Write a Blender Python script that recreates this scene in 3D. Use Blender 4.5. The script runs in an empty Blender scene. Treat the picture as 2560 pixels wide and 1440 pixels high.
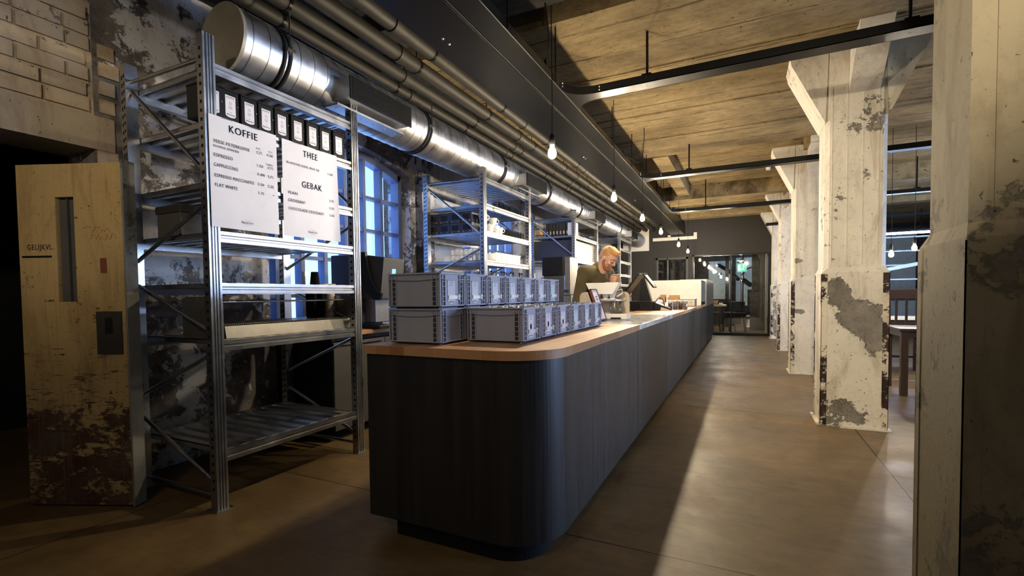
import bpy, math, random
from mathutils import Vector, Matrix
random.seed(7)
R = math.radians
PI = math.pi
SC = bpy.context.scene
COL = SC.collection

# ------------------------------------------------------------------ camera
cam_d = bpy.data.cameras.new('camera')
cam = bpy.data.objects.new('camera', cam_d)
COL.objects.link(cam)
def set_camera():
    yaw, pitch, roll = R(26.6666), R(-2.0061), R(-0.6985)
    f, cx, cy = 1200.52, 1258.05, 780.37            # pixels of a 2560 x 1440 frame
    c, s = math.cos(yaw), math.sin(yaw)
    fwd = Vector((-s*math.cos(pitch), c*math.cos(pitch), math.sin(pitch)))
    right = Vector((c, s, 0))
    up = right.cross(fwd)
    r = right*math.cos(roll) + up*math.sin(roll)
    u = -right*math.sin(roll) + up*math.cos(roll)
    m = Matrix((r, u, -fwd)).transposed().to_4x4()
    m.translation = Vector((0, 0, 1.25))
    cam.matrix_world = m
    cam_d.sensor_fit = 'HORIZONTAL'
    cam_d.sensor_width = 36
    cam_d.lens = f*36/2560
    cam_d.shift_x = (1280-cx)/2560
    cam_d.shift_y = (cy-720)/2560
    cam_d.clip_start = 0.05
    cam_d.clip_end = 200
set_camera()
SC.camera = cam

# ------------------------------------------------------------------ world, light levels, exposure
BULB_POWER = 1900.0        # emission of the filament bulbs over the bar
HALL_DAYLIGHT = 780.0
BAR_DAYLIGHT = 45.0        # watts per arched window beside the racks
SPOT_POWER = 540.0         # watts of the added fill spotlights, out of view      # watts per hall window
TUBE_POWER = 150.0          # emission of the cool tubes in the seating hall
SKY = (0.42, 0.68, 1.0)
SKY_POWER = 2.2
w = bpy.data.worlds.new('dusk_sky')
SC.world = w
w.use_nodes = True
bg = w.node_tree.nodes['Background']
bg.inputs[0].default_value = (*SKY, 1)
bg.inputs[1].default_value = SKY_POWER
vs = SC.view_settings
vs.view_transform = 'Standard'
vs.look = 'None'
vs.exposure = 0.0
vs.gamma = 1.0
vs.use_curve_mapping = False

def portal(loc, rot, sx, sy):
    l = bpy.data.lights.new('window_portal', 'AREA')
    l.shape = 'RECTANGLE'; l.size = sx; l.size_y = sy
    l.cycles.is_portal = True
    o = bpy.data.objects.new('window_portal', l)
    o.location = loc; o.rotation_euler = rot
    COL.objects.link(o)
for yc, zc, sy, sz in ((3.98, 1.9, 2.1, 2.1), (7.35, 1.9, 2.1, 2.1), (10.8, 1.9, 2.1, 2.1)):
    portal((-4.25, yc, zc), (0, R(-90), 0), sz, sy)
for yc in (-0.5, 3.0, 6.5, 10.0):
    portal((9.3, yc, 1.9), (0, R(90), 0), 2.0, 2.4)

# ------------------------------------------------------------------ mesh helper
def smooth_vec(v): return Vector(v)
class MB:
    def __init__(s): s.v = []; s.f = []; s.m = []; s.s = []
    def add(s, vs, fs, m=0, sm=False):
        b = len(s.v)
        s.v += [tuple(v) for v in vs]
        for f in fs:
            s.f.append([b+i for i in f]); s.m.append(m); s.s.append(sm)
        return s
    def box(s, x0, x1, y0, y1, z0, z1, m=0):
        if x0 > x1: x0, x1 = x1, x0
        if y0 > y1: y0, y1 = y1, y0
        if z0 > z1: z0, z1 = z1, z0
        v = [(x0,y0,z0),(x1,y0,z0),(x1,y1,z0),(x0,y1,z0),(x0,y0,z1),(x1,y0,z1),(x1,y1,z1),(x0,y1,z1)]
        return s.add(v, [(0,3,2,1),(4,5,6,7),(0,1,5,4),(1,2,6,5),(2,3,7,6),(3,0,4,7)], m)
    def obox(s, c, size, rot=None, m=0):
        hx, hy, hz = [k/2 for k in size]
        M = rot or Matrix.Identity(3)
        v = [Vector(c)+M@Vector(p) for p in ((-hx,-hy,-hz),(hx,-hy,-hz),(hx,hy,-hz),(-hx,hy,-hz),(-hx,-hy,hz),(hx,-hy,hz),(hx,hy,hz),(-hx,hy,hz))]
        return s.add(v, [(0,3,2,1),(4,5,6,7),(0,1,5,4),(1,2,6,5),(2,3,7,6),(3,0,4,7)], m)
    def bar(s, p0, p1, w, h, m=0, up=(0,0,1)):
        p0, p1 = Vector(p0), Vector(p1); d = p1-p0; L = d.length; d.normalize()
        u = Vector(up)
        if abs(d.dot(u)) > .95: u = Vector((0,1,0))
        a = d.cross(u).normalized(); b = a.cross(d)
        M = Matrix((a, d, b)).transposed()
        return s.obox((p0+p1)/2, (w, L, h), M, m)
    def prism(s, poly, axis, a, b, m=0, sm=False, caps=True):
        n = len(poly)
        def P(p, t):
            return {'x': (t, p[0], p[1]), 'y': (p[0], t, p[1]), 'z': (p[0], p[1], t)}[axis]
        v = [P(p, a) for p in poly] + [P(p, b) for p in poly]
        fs = [(i, (i+1) % n, n+(i+1) % n, n+i) for i in range(n)]
        s.add(v, fs, m, sm)
        if caps:
            s.add(v[:n], [tuple(range(n))[::-1]], m); s.add(v[n:], [tuple(range(n))], m)
        return s
    def cyl(s, p0, p1, r, n=16, r2=None, m=0, caps=True, sm=True):
        p0, p1 = Vector(p0), Vector(p1); d = (p1-p0).normalized()
        u = Vector((0,0,1)) if abs(d.z) < .9 else Vector((1,0,0))
        a = d.cross(u).normalized(); b = d.cross(a)
        r2 = r if r2 is None else r2
        ring = lambda p, q: [p+(a*math.cos(2*PI*i/n)+b*math.sin(2*PI*i/n))*q for i in range(n)]
        v = ring(p0, r)+ring(p1, r2)
        s.add(v, [(i, (i+1) % n, n+(i+1) % n, n+i) for i in range(n)], m, sm)
        if caps:
            s.add(v[:n], [tuple(range(n))[::-1]], m); s.add(v[n:], [tuple(range(n))], m)
        return s
    def tube(s, pts, r, n=8, m=0, caps=True):
        pts = [Vector(p) for p in pts]; rings = []
        for i, p in enumerate(pts):
            d = (pts[min(i+1, len(pts)-1)]-pts[max(i-1, 0)]).normalized()
            u = Vector((0,0,1)) if abs(d.z) < .9 else Vector((1,0,0))
            a = d.cross(u).normalized(); b = d.cross(a)
            q = r[i] if isinstance(r, (list, tuple)) else r
            rings.append([p+(a*math.cos(2*PI*k/n)+b*math.sin(2*PI*k/n))*q for k in range(n)])
        v = [x for g in rings for x in g]; fs = []
        for i in range(len(pts)-1):
            for k in range(n):
                fs.append((i*n+k, i*n+(k+1) % n, (i+1)*n+(k+1) % n, (i+1)*n+k))
        s.add(v, fs, m, True)
        if caps:
            s.add(rings[0], [tuple(range(n))[::-1]], m); s.add(rings[-1], [tuple(range(n))], m)
        return s
    def lathe(s, prof, n=24, c=(0,0,0), m=0, sm=True):
        v = []; fs = []; k = len(prof)
        for i in range(n):
            a = 2*PI*i/n
            for r, z in prof: v.append((c[0]+r*math.cos(a), c[1]+r*math.sin(a), c[2]+z))
        for i in range(n):
            j = (i+1) % n
            for t in range(k-1): fs.append((i*k+t, j*k+t, j*k+t+1, i*k+t+1))
        return s.add(v, fs, m, sm)
    def ball(s, c, r, n=12, m=0, rot=None):
        rx, ry, rz = (r, r, r) if not isinstance(r, (tuple, list)) else r
        v = []; fs = []; k = n//2
        M = rot or Matrix.Identity(3)
        for j in range(1, k):
            t = PI*j/k
            for i in range(n):
                a = 2*PI*i/n
                v.append(Vector(c)+M@Vector((rx*math.sin(t)*math.cos(a), ry*math.sin(t)*math.sin(a), rz*math.cos(t))))
        v.append(Vector(c)+M@Vector((0,0,rz))); v.append(Vector(c)+M@Vector((0,0,-rz)))
        T, B = len(v)-2, len(v)-1
        for j in range(k-2):
            for i in range(n):
                fs.append((j*n+i, (j+1)*n+i, (j+1)*n+(i+1) % n, j*n+(i+1) % n))
        for i in range(n):
            fs.append((T, i, (i+1) % n)); fs.append((B, (k-2)*n+(i+1) % n, (k-2)*n+i))
        return s.add(v, fs, m, True)
    def capsule(s, p0, p1, r0, r1, n=14, m=0):
        p0, p1 = Vector(p0), Vector(p1); k = 5
        pts = [p0.lerp(p1, i/k) for i in range(k+1)]
        s.tube(pts, [r0+(r1-r0)*i/k for i in range(k+1)], n, m)
        s.ball(p0, r0, n, m); s.ball(p1, r1, n, m)
        return s
    def text(s, body, o, right, up, width=None, height=None, m=0, align='L', spacing=1.15):
        """flat lettering: o is the lower left (L), lower centre (C) or lower right (R) point"""
        vs, fs, wd, ht = text_geo(body, spacing)
        ky = height/ht if height else width/wd
        kx = width/wd if width else ky
        off = {'L': 0, 'C': -wd/2, 'R': -wd}[align]
        o, right, up = Vector(o), Vector(right), Vector(up)
        for q in (-.006, .006):                            # two passes give the medium weight of the print
            s.add([o+right*((x+off)*kx+q*ky)+up*(y*ky)+right.cross(up)*(.0002 if q > 0 else 0) for x, y in vs], fs, m)
        return s
    def mesh(s, name):
        me = bpy.data.meshes.new(name)
        me.from_pydata(s.v, [], s.f)
        me.polygons.foreach_set('material_index', s.m)
        me.polygons.foreach_set('use_smooth', s.s)
        me.update()
        return me
    def build(s, name, mats, parent=None, loc=(0,0,0), rot=(0,0,0), bevel=0, fixn=True):
        me = s.mesh(name)
        if fixn:
            import bmesh
            bm = bmesh.new(); bm.from_mesh(me)
            bmesh.ops.recalc_face_normals(bm, faces=bm.faces)
            bm.to_mesh(me); bm.free()
        for mt in (mats if isinstance(mats, (list, tuple)) else [mats]): me.materials.append(mt)
        o = bpy.data.objects.new(name, me)
        COL.objects.link(o)
        if parent: o.parent = parent
        o.location = loc; o.rotation_euler = rot
        if bevel:
            b = o.modifiers.new('edge', 'BEVEL'); b.width = bevel; b.segments = 2
            b.limit_method = 'ANGLE'; b.angle_limit = R(40)
        return o

_TG = {}
def text_geo(body, spacing=1.15):
    k = (body, spacing)
    if k in _TG: return _TG[k]
    cu = bpy.data.curves.new('lettering', 'FONT')
    cu.body = body; cu.size = 1; cu.space_character = spacing; cu.resolution_u = 3
    cu.dimensions = '2D'; cu.fill_mode = 'BOTH'
    ob = bpy.data.objects.new('lettering', cu)
    COL.objects.link(ob)
    dg = bpy.context.evaluated_depsgraph_get(); dg.update()
    me = bpy.data.meshes.new_from_object(ob.evaluated_get(dg))
    xs = [v.co.x for v in me.vertices]; ys = [v.co.y for v in me.vertices]
    x0, y0 = min(xs), min(min(ys), 0) if body[-1] == '_' else min(ys)
    vs = [(v.co.x-x0, v.co.y-y0) for v in me.vertices]
    fs = [tuple(p.vertices) for p in me.polygons]
    _TG[k] = (vs, fs, max(xs)-x0, max(ys)-y0)
    bpy.data.objects.remove(ob); bpy.data.curves.remove(cu); bpy.data.meshes.remove(me)
    return _TG[k]

def tag(o, label=None, cat=None, group=None, kind=None):
    if label: o['label'] = label
    if cat: o['category'] = cat
    if group: o['group'] = group
    if kind: o['kind'] = kind
    return o
def thing(name, label, cat, loc=(0,0,0), rz=0, group=None):
    o = bpy.data.objects.new(name, None)
    o.empty_display_size = .05
    COL.objects.link(o)
    o.location = loc; o.rotation_euler = (0, 0, rz)
    return tag(o, label, cat, group)
def struct(o): return tag(o, kind='structure')
def dup(root, loc, rz=None, label=None, group=None):
    """a copy of a thing with copies of its parts and sub-parts"""
    r = root.copy(); COL.objects.link(r); r.location = loc
    if rz is not None: r.rotation_euler = (0, 0, rz)
    if label: r['label'] = label
    if group: r['group'] = group
    for ch in list(root.children):
        c = ch.copy(); COL.objects.link(c); c.parent = r
        for g in list(ch.children):
            d = g.copy(); COL.objects.link(d); d.parent = c
    return r
ORD = ['first','second','third','fourth','fifth','sixth','seventh','eighth','ninth','tenth','eleventh','twelfth','thirteenth','fourteenth','fifteenth','sixteenth']

# ------------------------------------------------------------------ materials
class NT:
    def __init__(s, name):
        s.m = bpy.data.materials.new(name); s.m.use_nodes = True
        s.t = s.m.node_tree; s.b = s.t.nodes['Principled BSDF']
        s.pos = None
    def n(s, typ, **kw):
        nd = s.t.nodes.new(typ)
        for k, v in kw.items(): setattr(nd, k, v)
        return nd
    def l(s, a, b): s.t.links.new(a, b)
    def P(s):
        if not s.pos: s.pos = s.n('ShaderNodeNewGeometry').outputs['Position']
        return s.pos
    def obj(s): return s.n('ShaderNodeTexCoord').outputs['Object']
    def map(s, vec, scale=(1,1,1), loc=(0,0,0)):
        k = s.n('ShaderNodeMapping'); k.inputs['Scale'].default_value = scale; k.inputs['Location'].default_value = loc
        s.l(vec, k.inputs['Vector']); return k.outputs[0]
    def noise(s, vec, scale, detail=6, rough=.6, dist=0):
        k = s.n('ShaderNodeTexNoise'); k.inputs['Scale'].default_value = scale
        k.inputs['Detail'].default_value = detail; k.inputs['Roughness'].default_value = rough; k.inputs['Distortion'].default_value = dist
        s.l(vec, k.inputs['Vector']); return k.outputs['Fac']
    def ramp(s, fac, stops, interp='LINEAR'):
        k = s.n('ShaderNodeValToRGB'); k.color_ramp.interpolation = interp
        e = k.color_ramp.elements
        while len(e) < len(stops): e.new(.5)
        for i, (p, c) in enumerate(stops):
            e[i].position = p; e[i].color = (*c, 1) if len(c) == 3 else c
        s.l(fac, k.inputs[0]); return k.outputs[0]
    def step(s, fac, a, b): return s.ramp(fac, [(a, (0,0,0)), (b, (1,1,1))])
    def mix(s, f, a, b, mode='MIX'):
        k = s.n('ShaderNodeMix', data_type='RGBA', blend_type=mode)
        for i, x in ((0, f), (6, a), (7, b)):
            if isinstance(x, (int, float)): k.inputs[i].default_value = x
            elif isinstance(x, (tuple, list)): k.inputs[i].default_value = (*x, 1)
            else: s.l(x, k.inputs[i])
        return k.outputs[2]
    def math(s, op, a, b=None, c=None):
        k = s.n('ShaderNodeMath', operation=op)
        for i, x in enumerate((a, b, c)):
            if x is None: continue
            if isinstance(x, (int, float)): k.inputs[i].default_value = x
            else: s.l(x, k.inputs[i])
        return k.outputs[0]
    def xyz(s, vec):
        k = s.n('ShaderNodeSeparateXYZ'); s.l(vec, k.inputs[0]); return k.outputs
    def bump(s, h, strength=.3, dist=.01, prev=None):
        k = s.n('ShaderNodeBump'); k.inputs['Strength'].default_value = strength; k.inputs['Distance'].default_value = dist
        s.l(h, k.inputs['Height'])
        if prev is not None: s.l(prev, k.inputs['Normal'])
        return k.outputs[0]
    def done(s, col=None, rough=None, metal=None, normal=None, spec=None):
        for key, x in (('Base Color', col), ('Roughness', rough), ('Metallic', metal), ('Normal', normal), ('Specular IOR Level', spec)):
            if x is None: continue
            i = s.b.inputs[key]
            if isinstance(x, (int, float)): i.default_value = x
            elif isinstance(x, (tuple, list)): i.default_value = (*x, 1)
            else: s.l(x, i)
        return s.m

def plain(name, col, rough=.5, metal=0, bump=0, bscale=60, var=.12, vscale=8):
    """one colour with slight procedural variation"""
    k = NT(name); v = k.obj()
    n1 = k.noise(v, vscale, 4)
    lo = tuple(max(0, c*(1-var)) for c in col); hi = tuple(min(1, c*(1+var)) for c in col)
    c = k.ramp(n1, [(.3, lo), (.7, hi)])
    nm = k.bump(k.noise(v, bscale, 3), bump, .004) if bump else None
    return k.done(c, rough, metal, nm)
def emit(name, col, power):
    k = NT(name)
    k.b.inputs['Base Color'].default_value = (*col, 1)
    k.b.inputs['Emission Color'].default_value = (*col, 1)
    k.b.inputs['Emission Strength'].default_value = power
    return k.m
def clear(name, tint=(1,1,1), refl=.08, rough=.02):
    k = NT(name)
    tr = k.n('ShaderNodeBsdfTransparent'); tr.inputs[0].default_value = (*tint, 1)
    gl = k.n('ShaderNodeBsdfGlossy'); gl.inputs['Roughness'].default_value = rough
    fr = k.n('ShaderNodeFresnel'); fr.inputs[0].default_value = 1.45
    mx = k.n('ShaderNodeMixShader')
    f = k.math('MULTIPLY', fr.outputs[0], refl/.04)
    f = k.math('MINIMUM', f, .9)
    k.l(f, mx.inputs[0]); k.l(tr.outputs[0], mx.inputs[1]); k.l(gl.outputs[0], mx.inputs[2])
    k.l(mx.outputs[0], k.t.nodes['Material Output'].inputs[0])
    return k.m

def galv(name, base=.62, rough=.33, sc=25):
    k = NT(name); v = k.obj()
    vo = k.n('ShaderNodeTexVoronoi'); vo.inputs['Scale'].default_value = sc; k.l(v, vo.inputs['Vector'])
    sp = k.ramp(vo.outputs['Color'], [(0, (base*.82, base*.84, base*.88)), (1, (base*1.08, base*1.1, base*1.12))])
    n1 = k.noise(v, 6, 5)
    c = k.mix(.35, sp, k.ramp(n1, [(.3, (base*.7, base*.72, base*.75)), (.7, (base*1.15,)*3)]))
    r = k.ramp(n1, [(.3, (rough*.75,)*3), (.75, (rough*1.35,)*3)])
    return k.done(c, r, 1.0)

def floor_mat():
    k = NT('polished_concrete'); p = k.P(); x, y, z = k.xyz(p)
    a = k.noise(p, 1.1, 9, .7, .6); b = k.noise(p, 5, 8, .7); c3 = k.noise(k.map(p, (1.2, 7, 1)), 3, 5, .6)
    c = k.ramp(a, [(.36, (0.079, 0.049, 0.019)), (.5, (0.158, 0.099, 0.040)), (.64, (0.242, 0.154, 0.062))])
    c = k.mix(.5, c, k.ramp(b, [(.3, (0.074, 0.046, 0.019)), (.7, (0.249, 0.159, 0.065))]))
    c = k.mix(.25, c, k.ramp(c3, [(.35, (0.093, 0.058, 0.024)), (.65, (0.223, 0.144, 0.058))]))
    c = k.mix(k.ramp(k.noise(p, .45, 6, .65, .7), [(.42, (0,0,0)), (.66, (.55,)*3)]), c, (0.044, 0.031, 0.017))
    ln = None
    def joint(co, v0, lim=None):
        d = k.math('ABSOLUTE', k.math('SUBTRACT', co, v0))
        return k.math('LESS_THAN', d, .005)
    for co, v0 in ((x, .90), (x, -3.21), (y, 2.345), (y, 5.61), (y, 8.87), (y, 12.1), (x, 5.0), (y, -.9)):
        j = joint(co, v0); ln = j if ln is None else k.math('MAXIMUM', ln, j)
    c = k.mix(ln, c, (.02, .017, .012))
    r = k.ramp(k.noise(p, 2.2, 6, .7), [(.3, (.36,)*3), (.7, (.58,)*3)])
    nm = k.bump(b, .12, .004)
    return k.done(c, r, 0, nm, .32)

def peel_mat(name, paint, under, under2, thr=.5, sc=2.2, blobs=(), low_dirt=0, rough=.75, bumps=.6, streak=1, paler_from=0, scratch=False):
    """flaking paint over darker plaster"""
    k = NT(name); p = k.P(); x, y, z = k.xyz(p)
    v = k.map(p, (1, 1, streak))
    big = k.noise(v, sc*.6, 3, .55, .5); fine = k.noise(v, sc*9, 8, .75, .3)
    mid = k.noise(v, sc*3.2, 6, .7, .6)
    h = k.math('ADD', k.math('MULTIPLY', big, .46), k.math('ADD', k.math('MULTIPLY', mid, .32), k.math('MULTIPLY', fine, .22)))
    if low_dirt:
        g = k.math('MULTIPLY', k.math('MAXIMUM', k.math('SUBTRACT', 1.0, z), 0), low_dirt)
        h = k.math('ADD', h, g)
    for bx, by, bz, rx, rz, st_ in blobs:                  # bare patches of their own shape
        dx = k.math('POWER', k.math('DIVIDE', k.math('SUBTRACT', x, bx), rx), 2.0); dz = k.math('POWER', k.math('DIVIDE', k.math('SUBTRACT', z, bz), rz), 2.0)
        g = k.math('MULTIPLY', k.math('MAXIMUM', k.math('SUBTRACT', 1.0, k.math('ADD', dx, dz)), 0), st_)
        g = k.math('MULTIPLY', g, k.math('LESS_THAN', k.math('ABSOLUTE', k.math('SUBTRACT', y, by)), .03))
        h = k.math('ADD', h, g)
    if paler_from:                                        # better kept plaster farther down the wall
        g = k.math('MULTIPLY', k.math('MINIMUM', k.math('MAXIMUM', k.math('SUBTRACT', y, paler_from), 0), .5), .2)
        h = k.math('SUBTRACT', h, g)
    mask = k.step(h, thr-.012, thr+.012)
    pc = k.ramp(k.noise(p, 1.7, 6, .6), [(.3, tuple(c*.78 for c in paint)), (.7, paint)])
    pc = k.mix(k.ramp(fine, [(.53, (0,0,0)), (.72, (.55,)*3)]), pc, tuple(c*.5 for c in paint))
    smear = k.noise(k.map(p, (1.6, 1.6, .5)), 2.3, 7, .7, .8)
    pc = k.mix(k.ramp(smear, [(.5, (0,0,0)), (.66, (.75,)*3)]), pc, (paint[0]*.52, paint[1]*.47, paint[2]*.4))
    pits = k.step(k.noise(k.map(p, (1, 1, .7)), 48, 4, .6), .675, .70)
    pc = k.mix(pits, pc, tuple(c*.18 for c in paint))
    uc = k.ramp(k.noise(p, 4.5, 7, .7), [(.35, under), (.65, under2)])
    c = k.mix(mask, pc, uc)
    if scratch:                                           # knocks low down, drips higher up
        n1 = k.noise(k.map(p, (3, 3, 24)), 2.4, 6, .75, .3)
        n1 = k.math('SUBTRACT', n1, k.math('MULTIPLY', k.math('MAXIMUM', k.math('SUBTRACT', z, .75), 0), .22))
        c = k.mix(k.step(n1, .555, .60), c, tuple(q*.9 for q in under))
        n2 = k.noise(k.map(p, (14, 14, .7)), 2.2, 6, .7, .4)
        c = k.mix(k.ramp(n2, [(.54, (0,0,0)), (.70, (.75,)*3)]), c, tuple(q*.4 for q in paint))
    hh = k.math('SUBTRACT', k.math('SUBTRACT', k.math('MULTIPLY', fine, .6), mask), k.math('MULTIPLY', pits, .5))
    nm = k.bump(hh, bumps, .012)
    return k.done(c, rough, 0, nm, .3)

def wood_mat(name, cols, along='y', plank=.09, length=.5, rough=.42):
    k = NT(name); p = k.P()
    x, y, z = k.xyz(p)
    ax = (x, y) if along == 'y' else (y, x)
    row = k.math('FLOOR', k.math('DIVIDE', ax[0], plank))
    sh = k.math('MULTIPLY', k.math('FRACT', k.math('MULTIPLY', row, .618)), length)
    cell = k.math('FLOOR', k.math('DIVIDE', k.math('ADD', ax[1], sh), length))
    wn = k.n('ShaderNodeTexWhiteNoise', noise_dimensions='2D')
    cb = k.n('ShaderNodeCombineXYZ'); k.l(row, cb.inputs[0]); k.l(cell, cb.inputs[1]); k.l(cb.outputs[0], wn.inputs['Vector'])
    g = k.noise(k.map(p, (60, 2.5, 60) if along == 'y' else (2.5, 60, 60)), 1, 5, .6)
    t = k.math('ADD', k.math('MULTIPLY', wn.outputs['Value'], .6), k.math('MULTIPLY', g, .4))
    c = k.ramp(t, [(.15, cols[0]), (.5, cols[1]), (.85, cols[2])])
    return k.done(c, rough, 0, k.bump(g, .06, .002), .4)

def ceil_mat(name, c0, c1, c2):
    k = NT(name); p = k.P(); x, y, z = k.xyz(p)
    grain = k.noise(k.map(p, (.9, 4.5, 2)), 3.2, 8, .72, .5)
    blot = k.noise(k.map(p, (1, 1.5, 1)), 2.1, 9, .75, .6)
    crumb = k.noise(k.map(p, (1, 1.7, 1)), 11, 9, .8, .4)
    t = k.math('ADD', k.math('MULTIPLY', grain, .34), k.math('ADD', k.math('MULTIPLY', blot, .33), k.math('MULTIPLY', crumb, .33)))
    c = k.ramp(t, [(.36, c0), (.49, c1), (.63, c2)])
    dirt = k.noise(p, .8, 5, .6, .5)
    c = k.mix(k.ramp(dirt, [(.42, (0,0,0)), (.68, (.62,)*3)]), c, tuple(q*.55 for q in c0))
    pits = k.step(k.noise(k.map(p, (1, 1.8, 1)), 19, 4, .6), .66, .70)
    c = k.mix(pits, c, tuple(q*.25 for q in c0))
    wob = k.math('MULTIPLY', k.math('SUBTRACT', k.noise(k.map(p, (1, .3, 1)), 1.3, 3, .5), .5), .10)
    ed = k.math('ABSOLUTE', k.math('SUBTRACT', k.math('FRACT', k.math('DIVIDE', k.math('ADD', y, wob), .47)), .5))
    gr = k.ramp(ed, [(.0, (1,1,1)), (.016, (.75,)*3), (.03, (0,0,0))])
    brk = k.ramp(k.noise(k.map(p, (1.5, .5, 1)), 1.6, 4, .6), [(.38, (.15,)*3), (.58, (1,1,1))])
    gr = k.math('MULTIPLY', gr, brk)
    c = k.mix(k.math('MULTIPLY', gr, .8), c, tuple(q*.22 for q in c0))
    hgt = k.math('SUBTRACT', k.math('ADD', k.math('MULTIPLY', crumb, 1.2), grain), k.math('ADD', gr, pits))
    return k.done(c, .88, 0, k.bump(hgt, .95, .04), .15)

M = {}
M['floor'] = floor_mat()
M['galv'] = galv('galvanized_steel', .50)
M['duct'] = galv('spiral_duct_steel', .52, .39, 14)
M['dull_zinc'] = plain('dull_zinc_sheet', (.30, .27, .21), .5, .3)
M['stainless'] = plain('brushed_stainless', (.37, .355, .315), .35, .9, .1, 90)
M['chrome'] = plain('chrome', (.8, .8, .82), .12, 1)
M['black_steel'] = plain('black_lacquered_steel', (.007, .0068, .0064), .3, .0)
M['black_steel'].node_tree.nodes['Principled BSDF'].inputs['Specular IOR Level'].default_value = .16
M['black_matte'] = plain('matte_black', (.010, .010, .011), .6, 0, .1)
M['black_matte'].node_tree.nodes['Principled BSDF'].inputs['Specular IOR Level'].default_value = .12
M['black_gloss'] = plain('glossy_black_plastic', (.010, .010, .011), .35)
M['black_gloss'].node_tree.nodes['Principled BSDF'].inputs['Specular IOR Level'].default_value = .22
M['dark_grey'] = plain('dark_grey_paint', (.05, .047, .044), .55)
M['charcoal_wall'] = plain('charcoal_wall_paint', (.028, .0245, .0205), .7, 0, .04, 30)
M['pipe'] = plain('grey_pipe_lagging', (.022, .0195, .0145), .6, .1, .1, 20)
M['wall'] = peel_mat('flaking_painted_plaster', (.62, .61, .60), (.045, .041, .04), (.2, .17, .145), .492, 2.6, paler_from=5.3)
M['old_steel'] = peel_mat('old_grey_steel', (.17, .165, .145), (.05, .045, .038), (.10, .085, .06), .56, 2.4, rough=.5)
M['wall_low'] = peel_mat('sooty_flaking_plaster', (.36, .36, .38), (.03, .03, .032), (.11, .095, .085), .485, 1.5)
M['brick_paint'] = peel_mat('painted_brick', (.42, .32, .20), (.14, .115, .085), (.25, .2, .15), .60, 2.0, bumps=.8)
M['lintel'] = peel_mat('painted_concrete_lintel', (.36, .29, .205), (.16, .135, .1), (.25, .21, .16), .63, 2.0, streak=.35)
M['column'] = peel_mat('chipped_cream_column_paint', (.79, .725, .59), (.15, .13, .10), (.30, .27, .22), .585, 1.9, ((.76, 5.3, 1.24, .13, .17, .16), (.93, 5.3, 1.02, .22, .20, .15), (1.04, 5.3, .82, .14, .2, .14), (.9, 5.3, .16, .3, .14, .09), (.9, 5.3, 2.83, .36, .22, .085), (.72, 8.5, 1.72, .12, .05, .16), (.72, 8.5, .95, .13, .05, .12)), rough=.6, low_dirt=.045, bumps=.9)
M['column_grimy_dim'] = peel_mat('grimy_dimmed_column_paint', (.165, .137, .085), (.05, .042, .03), (.11, .095, .07), .565, 2.6, rough=.7, low_dirt=.02)  # stained paint, darkened beyond its grime to stand in for dimmer light
M['fill_bulb'] = emit('fill_bulb_glow', (1, .80, .52), 230)  # weaker bulb for the added pendant out of view
M['guard'] = peel_mat('chipped_corner_guard', (.76, .67, .51), (.008, .007, .006), (.05, .02, .014), .505, 6.5, rough=.5, bumps=.35)
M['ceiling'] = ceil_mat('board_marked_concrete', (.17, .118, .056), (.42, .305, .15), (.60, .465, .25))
M['dark_ceiling'] = ceil_mat('dark_concrete', (.05, .045, .04), (.10, .088, .072), (.17, .15, .12))  # darker concrete for the ceiling nearest the camera
M['door'] = peel_mat('worn_ochre_door_paint', (.40, .275, .115), (.055, .014, .009), (.085, .06, .04), .575, 3.2, low_dirt=.11, rough=.55, streak=1.6, scratch=True)
M['oak'] = wood_mat('oiled_beech_top', ((.30, .13, .05), (.46, .235, .10), (.58, .34, .17)))
M['oak_pale'] = plain('pale_wood', (.52, .36, .2), .45)
M['dark_wood'] = plain('dark_stained_wood', (.035, .018, .011), .4)
M['table_wood'] = plain('dull_brown_table_wood', (.10, .062, .032), .4)
M['brown_wood'] = plain('reddish_brown_wood', (.13, .04, .022), .4)
k = NT('white_marble'); p = k.P()
M['marble'] = k.done(k.ramp(k.noise(p, 5, 8, .7, 1.2), [(.4, (.45, .46, .47)), (.56, (.74, .74, .73))]), .12)
k = NT('dark_counter_cladding'); p = k.P()
st = k.noise(k.map(p, (9, 9, .35)), 2, 5, .6)
M['counter'] = k.done(k.ramp(st, [(.3, (.012, .011, .011)), (.7, (.027, .025, .0235))]), k.ramp(st, [(.3, (.33,)*3), (.7, (.5,)*3)]))
M['crate'] = plain('blue_grey_crate_plastic', (.37, .39, .475), .42, 0, .06, 200, .05)
M['crate_shade'] = plain('crate_rib_shade', (.035, .04, .065), .5)  # crate plastic darkened where shade falls between the ribs
M['paper'] = plain('white_paper', (.78, .76, .78), .75, 0, 0, 60, .03)
M['mint_paper'] = plain('pale_mint_paper', (.55, .72, .66), .7, 0, 0, 60, .05)
M['ink'] = plain('black_ink', (.010, .010, .011), .85)
M['ink'].node_tree.nodes['Principled BSDF'].inputs['Specular IOR Level'].default_value = .03
M['grey_ink'] = plain('grey_ink', (.38, .38, .4), .7)
M['red_ink'] = plain('faded_red_paint', (.30, .045, .02), .7)
M['white_ceramic'] = plain('white_ceramic', (.78, .76, .71), .18, 0, 0, 60, .03)
M['cream_board'] = plain('cream_board', (.74, .70, .60), .5, 0, 0, 60, .04)
M['sand'] = plain('sand_coloured_stoneware', (.45, .38, .28), .5, 0, .05, 80)
M['dark_glass'] = plain('smoked_glass', (.10, .085, .06), .12)
M['glass'] = clear('window_glass', (.97, .99, 1), .012)
M['tumbler'] = clear('tumbler_glass', (.86, .9, .93), .16, .05)
M['part_glass'] = clear('partition_glass', (.72, .73, .72), .06)
M['blue_frame'] = plain('blue_grey_window_paint', (.10, .13, .24), .45)
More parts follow.
